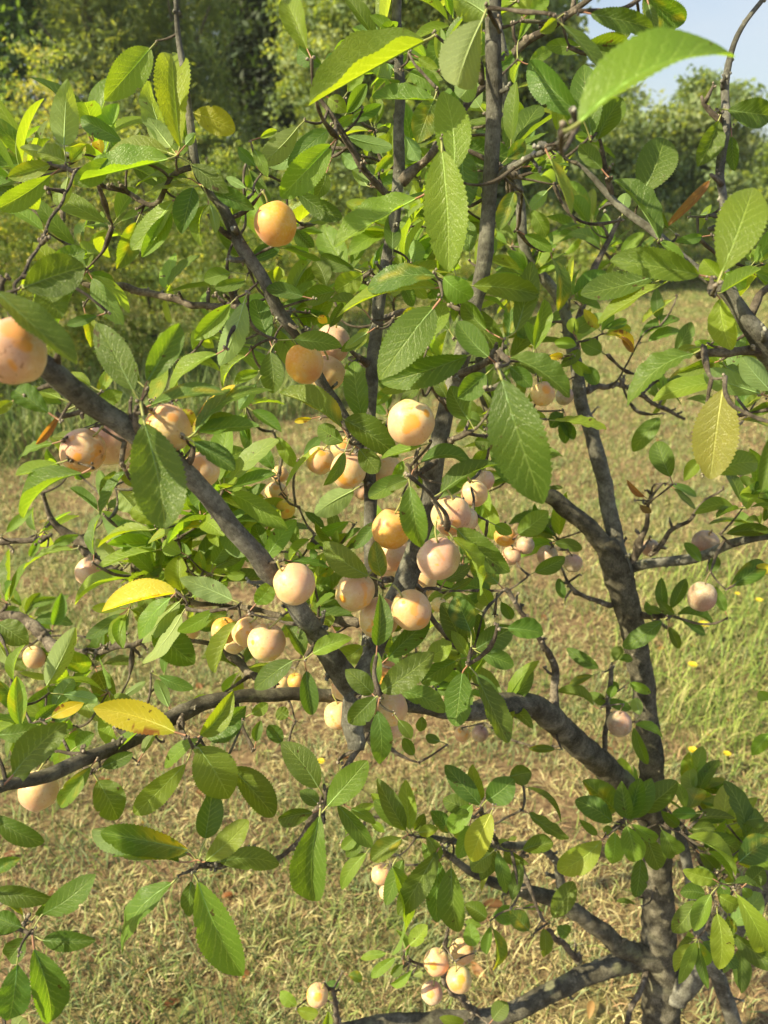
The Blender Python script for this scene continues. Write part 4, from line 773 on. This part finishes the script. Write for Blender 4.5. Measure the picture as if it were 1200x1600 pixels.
def plum_mesh(axis, R, seed):
    """slightly flattened fruit with a stalk dimple and a suture line"""
    rnd = random.Random(seed); mb = MB(); NV, NU = 30, 40; V = []; Fc = []
    z = axis.normalized(); x = z.orthogonal().normalized(); ang = rnd.uniform(-1, 1)
    # the suture faces roughly the side
    x = Matrix.Rotation(ang+1.2, 3, z) @ x; y = z.cross(x); elong = rnd.uniform(.95, 1.10)
    for i in range(NV+1):
        ph = math.pi*i/NV
        for k in range(NU):
            th = 2*math.pi*k/NU; r = 1.0
            s = math.sin(ph); c = math.cos(ph)
            r -= .16*math.exp(-(ph/.30)**2)+.035*math.exp(-((math.pi-ph)/.22)**2)
            dth = min(th, 2*math.pi-th); r -= .05*math.exp(-(dth/.11)**2)*s**.6
            r *= 1+.05*noise.noise(Vector((s*math.cos(th), s*math.sin(th), c+seed))*1.6)
            V.append(((x*math.cos(th)+y*math.sin(th))*s*r + z*c*r*elong)*R)
    for i in range(NV):
        for k in range(NU):
            k2 = (k+1) % NU; Fc.append((i*NU+k, (i+1)*NU+k, (i+1)*NU+k2, i*NU+k2))
    ri = MR @ Vector((1, 0, 0)); upv = MR @ Vector((0, 1, 0)); fw = MR @ Vector((0, 0, 1)); T = []
    for v in V:
        d = v.normalized(); m_ = 0; b_ = 0
        for (mx_, my_, sz) in MARKS.get(seed, []):
            if sz <= 0: continue
            q = ri*mx_+upv*my_+fw*math.sqrt(max(.05, 1-mx_*mx_-my_*my_)); m_ = max(m_, 1-(d-q.normalized()).length/sz*.5)
        bx = BLUSH.get(seed) or (rnd.Random(seed*7).uniform(-1, 1) if False else (math.sin(seed*2.3), math.cos(seed*1.7)))
        q = (ri*bx[0]+upv*bx[1]+fw*.5).normalized(); b_ = max(0, d.dot(q))**1.5*.8
        T.append((1-max(0, m_), 1-b_, 1))
    mb.add(V, Fc, None, T); return mb, z, elong
plum_boxes = []
for i, (x, y, r, d, mk, ax, lab) in enumerate(PL):
    R = r*d/F; c = P(x, y, d); plum_boxes.append((c, R))
    nb, nr, nd = nearest(c+Vector((0, 0, R)))
    up = Vector((ax[0], -.35*ax[1]*2, 1.0))
    tb = (nb-c)
    if tb.length > 0: up += tb.normalized()*.25
    root = empty('plum', c, category='plum', label=lab, group='plums hanging on the tree')
    mb, z, el = plum_mesh(up, R, i)
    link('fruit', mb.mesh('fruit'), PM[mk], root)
    # stalk
    a = z*R*el*.84; e = z*(R*el+.009)+Vector((random.gauss(0, .002), random.gauss(0, .002), .002)); to = (nb-c)-e
    if to.length > .004: e += to.normalized()*min(.006, to.length)
    sb = MB(); pts = [a.lerp(e, q/6)+Vector((.0012*math.sin(q*.6+i), 0, 0)) for q in range(7)]
    tube(sb, pts, [.0009]*5+[.0011, .0014], 6, .1, i, 0, True, 0, (.30, .30, .09) if mk != 'mauve' else (.16, .12, .05))
    link('stalk', sb.mesh('stalk'), M_pet, root)
    ANCH.append(c+pts[-1])

# ---- filler rosettes: on free spurs and at further spots inside the crown
def rosette(c, out, n, size, tones, seed):
    rnd = random.Random(seed); out = out.normalized()
    for k in range(n):
        az = 2.399*k+rnd.uniform(-.4, .4); ti = rnd.uniform(.45, 1.35)
        a = out.orthogonal().normalized(); b = out.cross(a)
        d = (out*math.cos(ti)+(a*math.cos(az)+b*math.sin(az))*math.sin(ti)); d.z += rnd.uniform(-.25, .15); d.normalize()
        Ln = size*rnd.uniform(.6, 1.15); pb_ = c+d*rnd.uniform(.006, .012)
        up = Vector((SUN.x*.4+rnd.gauss(0, .45), -.35+rnd.gauss(0, .4), .9+rnd.gauss(0, .3)))
        FILL.append((pb_, pb_+d*Ln, up, Ln*rnd.uniform(.3, .5), rnd.choice(tones), 1000+seed*13+k, c))
FILL = []
def clear_of_view(c, rad=.02):
    """keeps filler behind the fruit seen from the place of the photograph, so the plums show as they do there"""
    v = c-CAM; Lc = v.length; v = v/Lc
    for (pc, R) in plum_boxes:
        w = pc-CAM; t = w.dot(v)
        if t > 0 and Lc < t+.03 and (w-v*t).length < R+.045: return False
    return True
rs = random.Random(5)
def cam_coords(p):
    q = MR.transposed() @ (p-CAM); dz = -q.z
    return (600+q.x/dz*F, 800-q.y/dz*F, dz) if dz > 0 else (0, 0, -1)
k = 0
for e, d in SPURS:
    px, py, dz = cam_coords(e)
    if rs.random() < (.26 if py < 1130 else .1) and clear_of_view(e) and dz > .74:
        rosette(e, d+Vector((0, 0, .4)), rs.randint(3, 6), rs.uniform(.045, .065), 'ggglu', 10+k); k += 1
# spots: px, py, depth, spread, count
SPOTS = [(330, 560, .95, 120, 5), (430, 430, .95, 70, 3), (520, 330, 1.0, 70, 3), (500, 230, 1.05, 60, 3), (560, 120, 1.1, 70, 2), (690, 330, .95, 70, 4), (700, 100, .95, 60, 4), (850, 340, 1.15, 60, 3),
         (840, 480, 1.1, 60, 5), (760, 620, 1.0, 60, 4), (660, 560, 1.0, 70, 3), (520, 800, 1.05, 70, 5), (460, 740, 1.1, 50, 5), (350, 830, 1.0, 80, 9), (250, 820, 1.0, 60, 5), (380, 780, 1.05, 60, 5),
         (640, 1030, 1.0, 70, 5), (720, 920, 1.05, 60, 5), (720, 1060, 1.0, 60, 4), (300, 960, .98, 70, 5), (400, 1080, .95, 60, 4), (60, 1100, .85, 60, 5), (120, 1080, .9, 60, 4), (30, 1010, 1.1, 50, 3),
         (730, 20, .9, 60, 5), (260, 900, .95, 60, 6), (450, 820, .95, 60, 6), (330, 780, .92, 70, 7), (420, 700, 1.0, 60, 4), (680, 440, .9, 60, 4), (630, 240, .95, 60, 5), (480, 950, .98, 60, 4), (170, 770, 1.0, 60, 4), (560, 640, .98, 50, 4), (800, 700, 1.05, 50, 5), (720, 280, .9, 50, 4), (880, 230, 1.1, 50, 3), (1100, 1420, 1.1, 50, 2), (1160, 560, .8, 40, 3), (1180, 400, .8, 40, 4), (960, 420, 1.25, 60, 4), (1170, 800, 1.0, 40, 4),
         (1150, 1320, 1.15, 60, 4), (1060, 1240, 1.15, 60, 4), (780, 780, 1.1, 50, 4), (860, 820, 1.1, 40, 3),
         (200, 260, .85, 70, 3), (60, 280, .85, 60, 3), (100, 420, .8, 60, 3), (400, 240, .95, 60, 3), (470, 480, .9, 60, 4), (600, 440, .95, 50, 4), (1190, 60, .9, 30, 2), (1190, 640, .9, 40, 2)]
for si, (px, py, dd, sp_, n) in enumerate(SPOTS):
    for j in range(n):
        c = P(px+rs.gauss(0, sp_*.55), py+rs.gauss(0, sp_*.55), dd+rs.uniform(-.08, .12))
        if not clear_of_view(c): continue
        nb, nr, nd = nearest(c)
        if nd > .16: continue
        ANCH.append(c); rosette(c, (c-nb)+Vector((0, -.02, .05)), rs.randint(5, 8), rs.uniform(.048, .07), 'gglllu', 700+si*20+j)
# crown leaves added out of frame, up left towards the sun, for dappled shade
for j in range(46):
    px, py, dd = rs.choice([(rs.uniform(-700, -60), rs.uniform(-500, 1100), rs.uniform(.45, .9)), (rs.uniform(-500, 1200), rs.uniform(-650, -90), rs.uniform(.5, 1.0))])
    c = P(px, py, dd)
    rosette(c, Vector((-.3, 0, 1)), rs.randint(4, 7), rs.uniform(.045, .06), 'ggl', 3000+j)

# ---- clusters of leaf bases get a spur of their own
anch = [[b-(t-b).normalized()*.009] for (b, t, n, W, k, s, A) in LEAVES]
pts_ = np.array([tuple(a[0]) for a in anch]+[tuple(a) for a in ANCH]); par = list(range(len(pts_)))
def find(i):
    while par[i] != i: par[i] = par[par[i]]; i = par[i]
    return i
nL = len(LEAVES)
cl = {}; cent = []
for i in range(len(pts_)):
    best = None
    for ci, (c, m_) in enumerate(cent):
        dd = np.linalg.norm(pts_[i]-c)
        if dd < .020 and (best is None or dd < best[0]): best = (dd, ci)
    if best: c, m_ = cent[best[1]]; m_.append(i); cent[best[1]] = (np.mean(pts_[m_], axis=0), m_)
    else: cent.append((pts_[i].copy(), [i]))
root_of = {}
twigs_mb = []
CP = np.array([c for c, m_ in cent]); todo = set(range(len(cent)))
best = []
for ci in range(len(cent)):
    nb, nr, nd = nearest(Vector(CP[ci])); best.append([nd, nb])
while todo:
    ci = min(todo, key=lambda q: best[q][0]); todo.discard(ci); nd, nb = best[ci]; cv = Vector(CP[ci])
    if nd > .003:
        mb = MB(); rnd = random.Random(ci+900)
        ln = (cv-nb).length; k = max(5, int(ln/.005)); pts = []; rr = min(.0015, .0009+ln*.008)
        off = Vector((rnd.gauss(0, 1), rnd.gauss(0, 1), rnd.gauss(0, 1)-.6))*ln*.09
        for q in range(k+1):
            u = q/k; w = Vector((noise.noise(Vector((q*.5, ci, 0))), noise.noise(Vector((q*.5, ci, 4))), noise.noise(Vector((q*.5, ci, 8)))))*.004*math.sin(math.pi*u)
            pts.append(nb.lerp(cv, u)+off*math.sin(math.pi*u)+w)
        for q in range(1, k):
            v_ = pts[q]-CAM; l_ = v_.length; v_ = v_/l_
            for (pc, pr) in plum_boxes:
                w_ = pc-CAM; t_ = w_.dot(v_); off_ = (w_-v_*t_).length
                if off_ < pr*1.1 and t_-pr*2.2 < l_ < t_+pr*1.2: pts[q] = CAM+v_*(t_+math.sqrt(max(0, pr*pr*1.3-off_*off_)))
        for _ in range(3): pts = [pts[0]]+[(pts[q-1]+pts[q]*2+pts[q+1])/4 for q in range(1, k)]+[pts[k]]
        tube(mb, pts, [rr*(1.25-.5*q/k) for q in range(k+1)], 7, .3, ci, .8)
        for q in range(3): lump(mb, cv+Vector((rnd.gauss(0, .0014), rnd.gauss(0, .0014), rnd.gauss(0, .0014))), rr*rnd.uniform(.7, 1.1), ci+q)
        twigs_mb.append((ln*F/((cv-CAM).length), mb, cv))
        for oi in todo:
            ov = CP[oi]
            for p in pts[2:]:
                dd = math.dist(ov, p)+.004
                if dd < best[oi][0]: best[oi] = [dd, p]
    for i in cent[ci][1]: root_of[i] = cv
twigs_mb.sort(key=lambda t: -t[0])
rest = MB()
for q, (a, mb, cv) in enumerate(twigs_mb):
    if q < 150: part('spur_twig', mb, M_twig)
    else: rest.add([Vector(v) for v in mb.v], mb.f, mb.uv)
if rest.v: part('spur_twigs', rest, M_twig, kind='stuff')

LABEL = {'w': 'yellowing leaf', 'y': 'yellow leaf with brown edges', 'b': 'dry curled brown leaf', 'o': 'olive yellow hanging leaf', 'v': 'green leaf half turned yellow'}
order = sorted(range(nL), key=lambda i: -LEAVES[i][6])
keep = set(order[:296]); folb = MB(); petc = 0
for i, (b, t, n, W, k, s, A) in enumerate(LEAVES):
    pet = root_of[i]
    if (pet-b).length > .035: pet = b+(pet-b).normalized()*.035
    tgt = MB() if i in keep else folb
    leaf_geo(tgt, b, t, n, W, k, s, (44, 6) if i in keep else (22, 6), pet)
    if i in keep:
        o = part('leaf', tgt, [M_leaf, M_pet])
        if k in LABEL: o['label'] = LABEL[k]
for (b, t, n, W, k, s, c) in FILL: leaf_geo(folb, b, t, n, W, k, s, (12, 4), c)
part('foliage', folb, [M_leaf, M_pet], kind='stuff')
print('filler leaves', len(FILL))

# ------------------------------------------------------------------ background vegetation
def leaf_cloud(n, blobs, size, cols, seed, aspect=.5, shell=.55, droop=0.0):
    """many leaf sized faces spread through the volume of several uneven blobs"""
    rg = np.random.RandomState(seed); bl = np.array(blobs, float)
    wt = bl[:, 3]*bl[:, 4]*bl[:, 5]; wt = wt**.75; pick = rg.choice(len(bl), n, p=wt/wt.sum())
    d = rg.normal(size=(n, 3)); d /= np.linalg.norm(d, axis=1)[:, None]; r = (shell+(1-shell)*rg.rand(n))[:, None]
    r = r*(1+.18*np.sin(d[:, :1]*7+pick[:, None])*np.sin(d[:, 2:]*6+pick[:, None]*2))
    c = bl[pick, :3]+d*bl[pick, 3:6]*r
    # clump together
    nc = max(20, n//26); cc = c[rg.choice(n, nc)]
    own = rg.randint(0, nc, n); c = cc[own]+rg.normal(size=(n, 3))*size*np.array([1.7, 1.7, 1.3])
    a = rg.normal(size=(n, 3)); a[:, 2] -= droop; a /= np.linalg.norm(a, axis=1)[:, None]
    up = rg.normal(size=(n, 3))*.9+np.array([-.2, -.3, .9]); b = np.cross(a, up); b /= np.linalg.norm(b, axis=1)[:, None]
    ln = size*rg.uniform(.6, 1.3, n)[:, None]
    nn = np.cross(a, b)
    V = np.stack([c-a*ln, c+b*ln*aspect*.9, c+a*ln+nn*ln*.2, c-b*ln*aspect*.9], 1).reshape(-1, 3)
    me = bpy.data.meshes.new('crown'); me.vertices.add(4*n); me.vertices.foreach_set('co', V.astype(np.float32).ravel())
    me.loops.add(4*n); me.polygons.add(n); me.loops.foreach_set('vertex_index', np.arange(4*n, dtype=np.int32)); me.polygons.foreach_set('loop_start', (np.arange(n)*4).astype(np.int32))
    me.update(calc_edges=True)
    col = np.array(cols, np.float32)[rg.randint(0, len(cols), nc)][own]*(1+rg.normal(0, .16, (n, 1))); col = np.clip(col, .01, .8)
    q = np.ones((n, 4, 4), np.float32); q[:, :, :3] = col[:, None, :]
    at_ = me.color_attributes.new('tint', 'FLOAT_COLOR', 'POINT'); at_.data.foreach_set('color', q.ravel())
    return me

def simple_trunk(h, r, seed, limbs=6, spread=1.0):
    mb = MB(); rnd = random.Random(seed)
    pts = [Vector((rnd.gauss(0, .03)*i*.3, rnd.gauss(0, .03)*i*.3, h*i/8-.05)) for i in range(9)]
    tube(mb, pts, [r*(1-.09*i) for i in range(9)], 10, .15, seed, .1)
    for k in range(limbs):
        i = rnd.randint(2, 7); d = Vector((rnd.gauss(0, 1), rnd.gauss(0, 1), rnd.uniform(.5, 1.4))).normalized()
        lp = [pts[i]+d*spread*q/4+Vector((0, 0, .06*q*q*spread*.2)) for q in range(5)]
        tube(mb, lp, [r*.45*(1-.18*q) for q in range(5)], 7, .15, seed+k, .1)
    return mb
def bg_tree(name, x, y, h, w, n, size, cols, label, cat, group, seed, low=.15, trunk_r=.12, conic=False, aspect=.5, droop=0):
    rnd = random.Random(seed); blobs = []
    nb = 12
    for i in range(nb):
        f = (i+.5)/nb; zz = h*(low+(1-low)*f*.92); ww = w*.5*((1-f)*.9+.15 if conic else math.sin(math.pi*(.18+.72*f))**.7)
        for j in range(2):
            a = rnd.uniform(0, 6.28); rr = ww*rnd.uniform(.2, .6)
            blobs.append((math.cos(a)*rr, math.sin(a)*rr, zz, ww*rnd.uniform(.4, .7), ww*rnd.uniform(.4, .7), h*.09*rnd.uniform(.8, 1.4)))
    root = empty(name, (x, y, 0), category=cat, label=label, group=group)
    if group[0] == 't': n = int(n*(2.6 if aspect < .3 else 1.8))
    link('crown', leaf_cloud(n, blobs, size, cols, seed, aspect, .5, droop), M_fol, root)
    tb = simple_trunk(h*.85, trunk_r, seed, 7, w*.3); link('trunk', tb.mesh('trunk'), M_oldbark, root)
    return root
DK = [(.055, .12, .06), (.075, .15, .07), (.10, .18, .08), (.04, .09, .045)]
BLK = [(.03, .06, .032), (.045, .075, .04), (.025, .045, .028)]
PINE = [(.18, .25, .095), (.23, .30, .115), (.13, .19, .08), (.28, .33, .15)]
MID = [(.18, .26, .06), (.24, .32, .075), (.14, .20, .055), (.31, .36, .12)]
YG = [(.20, .27, .06), (.26, .33, .08), (.14, .20, .05), (.33, .36, .12), (.36, .36, .15)]
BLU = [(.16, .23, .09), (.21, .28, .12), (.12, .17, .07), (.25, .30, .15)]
def at_ground(px, dist): return ((px-600)/F*dist/math.cos(PITCH)*1.0, dist)
T = [ # px, distance, height, width, leaves, size, colours, label, conic, kind name
 (-40, 13, 8.5, 4.2, 15000, .085, DK, 'dark blue green conifer at the far left behind the scrub', True, 'conifer'),
 (120, 17, 11, 4.0, 18000, .085, DK, 'rounded green tree between the conifers at the upper left', False, 'broadleaf_tree'),
 (230, 14, 10, 3.2, 14000, .085, PINE, 'olive green pine behind the scrub with wispy foliage', True, 'pine_tree'),
 (345, 15, 11, 3.4, 14000, .085, PINE, 'second wispy pine right beside the dark cypress', True, 'pine_tree'),
 (428, 17, 9.5, 1.9, 14000, .09, BLK, 'tall nearly black cypress behind the upper left branches', True, 'cypress'),
 (540, 13, 8.5, 2.6, 24000, .05, PINE, 'leafy green poplar behind the thin upright stem', False, 'poplar'),
 (660, 13, 8.2, 2.5, 24000, .05, MID, 'leafy poplar behind the middle of the crown', False, 'poplar'),
 (790, 15, 4.8, 2.6, 11000, .08, PINE, 'green tree behind the tall grey stem', False, 'broadleaf_tree'),
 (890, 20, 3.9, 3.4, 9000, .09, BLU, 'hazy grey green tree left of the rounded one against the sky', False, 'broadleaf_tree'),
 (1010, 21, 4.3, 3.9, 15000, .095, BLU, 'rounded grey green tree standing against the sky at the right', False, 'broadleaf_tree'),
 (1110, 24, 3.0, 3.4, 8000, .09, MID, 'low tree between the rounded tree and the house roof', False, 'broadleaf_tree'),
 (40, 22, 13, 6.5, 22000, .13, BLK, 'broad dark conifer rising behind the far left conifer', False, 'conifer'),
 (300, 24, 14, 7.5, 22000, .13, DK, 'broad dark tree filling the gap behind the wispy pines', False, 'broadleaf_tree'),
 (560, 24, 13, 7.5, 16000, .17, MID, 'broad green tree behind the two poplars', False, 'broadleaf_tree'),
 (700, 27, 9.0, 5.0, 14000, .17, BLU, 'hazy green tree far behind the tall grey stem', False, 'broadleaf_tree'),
 (1230, 9, 2.9, 1.7, 5000, .05, YG, 'young fruit tree with drooping leaves at the right edge', False, 'fruit_tree'),
]
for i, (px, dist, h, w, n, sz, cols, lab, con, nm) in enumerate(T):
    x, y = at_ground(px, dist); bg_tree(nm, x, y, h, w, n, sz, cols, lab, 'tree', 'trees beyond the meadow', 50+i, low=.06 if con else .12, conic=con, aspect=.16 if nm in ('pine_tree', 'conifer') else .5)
S = [ # scrub and hedges: px, distance, height, width, leaves, size, colours, label
 (-60, 5.6, 2.0, 1.6, 13000, .021, YG, 'yellow green scrub bush at the left edge of the meadow'),
 (60, 6.2, 2.45, 1.5, 15000, .021, MID+YG, 'tall leafy scrub bush behind the left twigs'),
 (170, 7.0, 2.75, 1.6, 16000, .022, YG, 'tallest yellow green scrub bush with upright shoots'),
 (270, 6.8, 2.2, 1.6, 14000, .022, YG+MID, 'mixed green scrub bush behind the foreground limb'),
 (370, 8.2, 2.3, 1.9, 15000, .025, MID, 'green scrub bush in front of the wispy pines'),
 (470, 9.6, 1.6, 1.8, 7000, .035, YG, 'sunlit low bush at the foot of the cypress'),
 (580, 10.5, 1.5, 2.0, 7000, .035, YG+MID, 'low bush at the foot of the poplars'),
 (700, 11.5, 1.5, 2.1, 7000, .035, YG, 'pale green bush behind the main stem'),
 (820, 13.0, 1.5, 2.4, 7000, .04, YG, 'bright yellow green bush left of the hedge corner'),
 (935, 14.5, 1.55, 2.6, 7000, .04, YG, 'sunlit yellow green bush below the rounded tree'),
 (1050, 15.5, 1.5, 2.6, 7000, .04, MID, 'shaded dark green bush at the end of the meadow'),
 (1160, 15, 1.7, 2.6, 7000, .04, YG+MID, 'mixed bush near the right edge of the meadow'),
 (1290, 12, 1.6, 2.2, 6000, .04, MID, 'green bush cut by the right edge of the view'),
]
for i, (px, dist, h, w, n, sz, cols, lab) in enumerate(S):
    x, y = at_ground(px, dist); bg_tree('scrub_bush', x, y, h, w, n, sz, cols, lab, 'bush', 'bushes along the meadow edge', 90+i, low=.02, trunk_r=.025, aspect=.45)
fb = MB(); rf_ = random.Random(3)
for q in range(170):
    r = .9+5.5*rf_.random()**1.3; th = rf_.uniform(-.6, .6); b = Vector((r*math.sin(th), r*math.cos(th), 0)); b.z = ground_z(b.x, b.y)+rf_.uniform(.004, .02)
    a = rf_.uniform(0, 6.28); t = b+Vector((math.cos(a), math.sin(a), rf_.uniform(-.15, .15)))*rf_.uniform(.025, .05)
    TINT['f'] = rf_.choice([(.34, .15, .06), (.26, .12, .05), (.42, .24, .10), (.20, .09, .04), (.36, .26, .12)])
    leaf_geo(fb, b, t, Vector((rf_.gauss(0, .4), rf_.gauss(0, .4), 1)), (t-b).length*.45, 'f', 9000+q, (6, 4))
link('fallen_leaves', fb.mesh('fallen_leaves'), [M_fol, M_pet], kind='stuff', label='dry brown leaves fallen into the straw under the tree')
# weedy ground cover in front of the scrub
gl = ground_at(120, 700)
blades(26000, 3.6, 9, 1.2, .62, (.12, .4), (.003, .007), (.1, .9), lambda x, y, n: pal(LUSH+GREEN+[(.3, .26, .12)], n), 'weeds', 'tall weeds growing at the foot of the scrub',
       lambda x, y: (y > 4.5+.35*np.maximum(x+2.4, 0)*2.0) & (x < 1.2))

# warm late summer air over the meadow
hb = MB(); X0, X1, Y0, Y1, Z0, Z1 = -78, 78, -34, 88, -1.2, 15.5
hb.add([Vector((x, y, z)) for z in (Z0, Z1) for y in (Y0, Y1) for x in (X0, X1)], [(0, 2, 3, 1), (4, 5, 7, 6), (0, 1, 5, 4), (2, 6, 7, 3), (0, 4, 6, 2), (1, 3, 7, 5)])
hm = bpy.data.materials.new('haze'); hm.use_nodes = True; hm.node_tree.nodes.clear()
ho = hm.node_tree.nodes.new('ShaderNodeOutputMaterial'); hv = hm.node_tree.nodes.new('ShaderNodeVolumePrincipled')
hv.inputs['Color'].default_value = (.93, .95, .9, 1); hv.inputs['Density'].default_value = .0011; hv.inputs['Anisotropy'].default_value = .2
hm.node_tree.links.new(hv.outputs[0], ho.inputs['Volume'])
link('haze', hb.mesh('haze', None, False), hm, kind='stuff', label='thin warm summer haze over the meadow')
# far house
hx, hy = at_ground(1168, 62)
house = empty('house', (hx+3, hy, 0), category='house', label='distant house with a terracotta roof low at the right')
def box(name, c, s, m, parent, top=None):
    mb = MB(); x, y, z = s[0]/2, s[1]/2, s[2]/2; V = [Vector(c)+Vector((sx*x, sy*y, sz*z)) for sz in (-1, 1) for sy in (-1, 1) for sx in (-1, 1)]
    if top is not None: V = V[:4]+[Vector(c)+Vector((sx*(x-top), sy*.05, z)) for sy in (-1, 1) for sx in (-1, 1)]
    mb.add(V, [(0, 2, 3, 1), (4, 5, 7, 6), (0, 1, 5, 4), (2, 6, 7, 3), (0, 4, 6, 2), (1, 3, 7, 5)]); return link(name, mb.mesh(name, None, False), m, parent)
def flat(name, c, rough=.8):
    m, nt, pb, out = mat(name); tcn = N(nt, 'TexCoord'); n1 = N(nt, 'TexNoise', Scale=6.0, Detail=5.0); L(nt, tcn.outputs['Object'], n1.inputs['Vector'])
    L(nt, mixc(nt, n1.outputs['Fac'], tuple(x*.75 for x in c), tuple(min(1, x*1.2) for x in c)), pb.inputs['Base Color']); pb.inputs['Roughness'].default_value = rough; return m
box('wall', (0, 0, 2.1), (12, 8, 4.2), flat('plaster', (.55, .48, .38)), house)
rf = box('roof', (0, 0, 5.0), (13, 9, 1.6), flat('roof_tile', (.30, .14, .08)), house, 1.5)
box('chimney', (2, 0, 5.9), (.7, .7, 1.2), flat('brickwork', (.4, .3, .24)), rf)
for wx in (-4, 0, 4): box('window', (wx, -4.02, 2.3), (1.1, .1, 1.3), flat('window_glass', (.06, .07, .09), .2), house)

# yellow flowers in the long grass
FL = [(1100, 976, .022, 'widest yellow flower in the grass just right of the mauve plum'), (1082, 1039, .017, 'yellow flower lower down in the long grass'), (1083, 1173, .016, 'yellow flower on the edge of the long grass beside the trunk'),
      (1136, 1178, .012, 'drooping pale yellow flower right of the trunk side flower'), (1186, 938, .016, 'yellow flower at the right edge under a twig'), (1152, 928, .012, 'small yellow flower left of the one at the right edge'), (501, 1190, .013, 'lone yellow flower in the straw below the cut stem')]
M_y = flat('petal_yellow', (.75, .6, .03), .6)
m, nt, pb, out = mat('flower_stem'); pb.inputs['Base Color'].default_value = (.16, .25, .06, 1); M_fs = m
for i, (px, py, R, lab) in enumerate(FL):
    g = ground_at(px, py); v = (g-CAM).normalized(); hgt = .10; c = g-v*(hgt/abs(v.z)); c = Vector((c.x, c.y, hgt))
    root = empty('yellow_flower', (c.x, c.y, 0), category='flower', label=lab, group='yellow flowers in the meadow')
    mb = MB(); rnd = random.Random(i)
    for ring, (rr, tilt, cnt) in enumerate(((1, .25, 15), (.72, .55, 12), (.4, .9, 8))):
        for k in range(cnt):
            a = 2*math.pi*k/cnt+ring*.2; d = Vector((math.cos(a)*math.cos(tilt), math.sin(a)*math.cos(tilt), math.sin(tilt))); s = Vector((-math.sin(a), math.cos(a), 0))*R*.16
            o0 = Vector((0, 0, c.z)); mb.add([o0+d*R*.1-s*.4, o0+d*R*.1+s*.4, o0+d*R*rr*.8+s, o0+d*R*rr, o0+d*R*rr*.8-s], [(0, 1, 2, 3, 4)])
    link('petals', mb.mesh('petals'), M_y, root)
    mb = MB(); tube(mb, [Vector((.006*math.sin(q), 0, c.z*q/5)) for q in range(6)], [.0014]*6, 6, 0); link('stem', mb.mesh('stem'), M_fs, root)
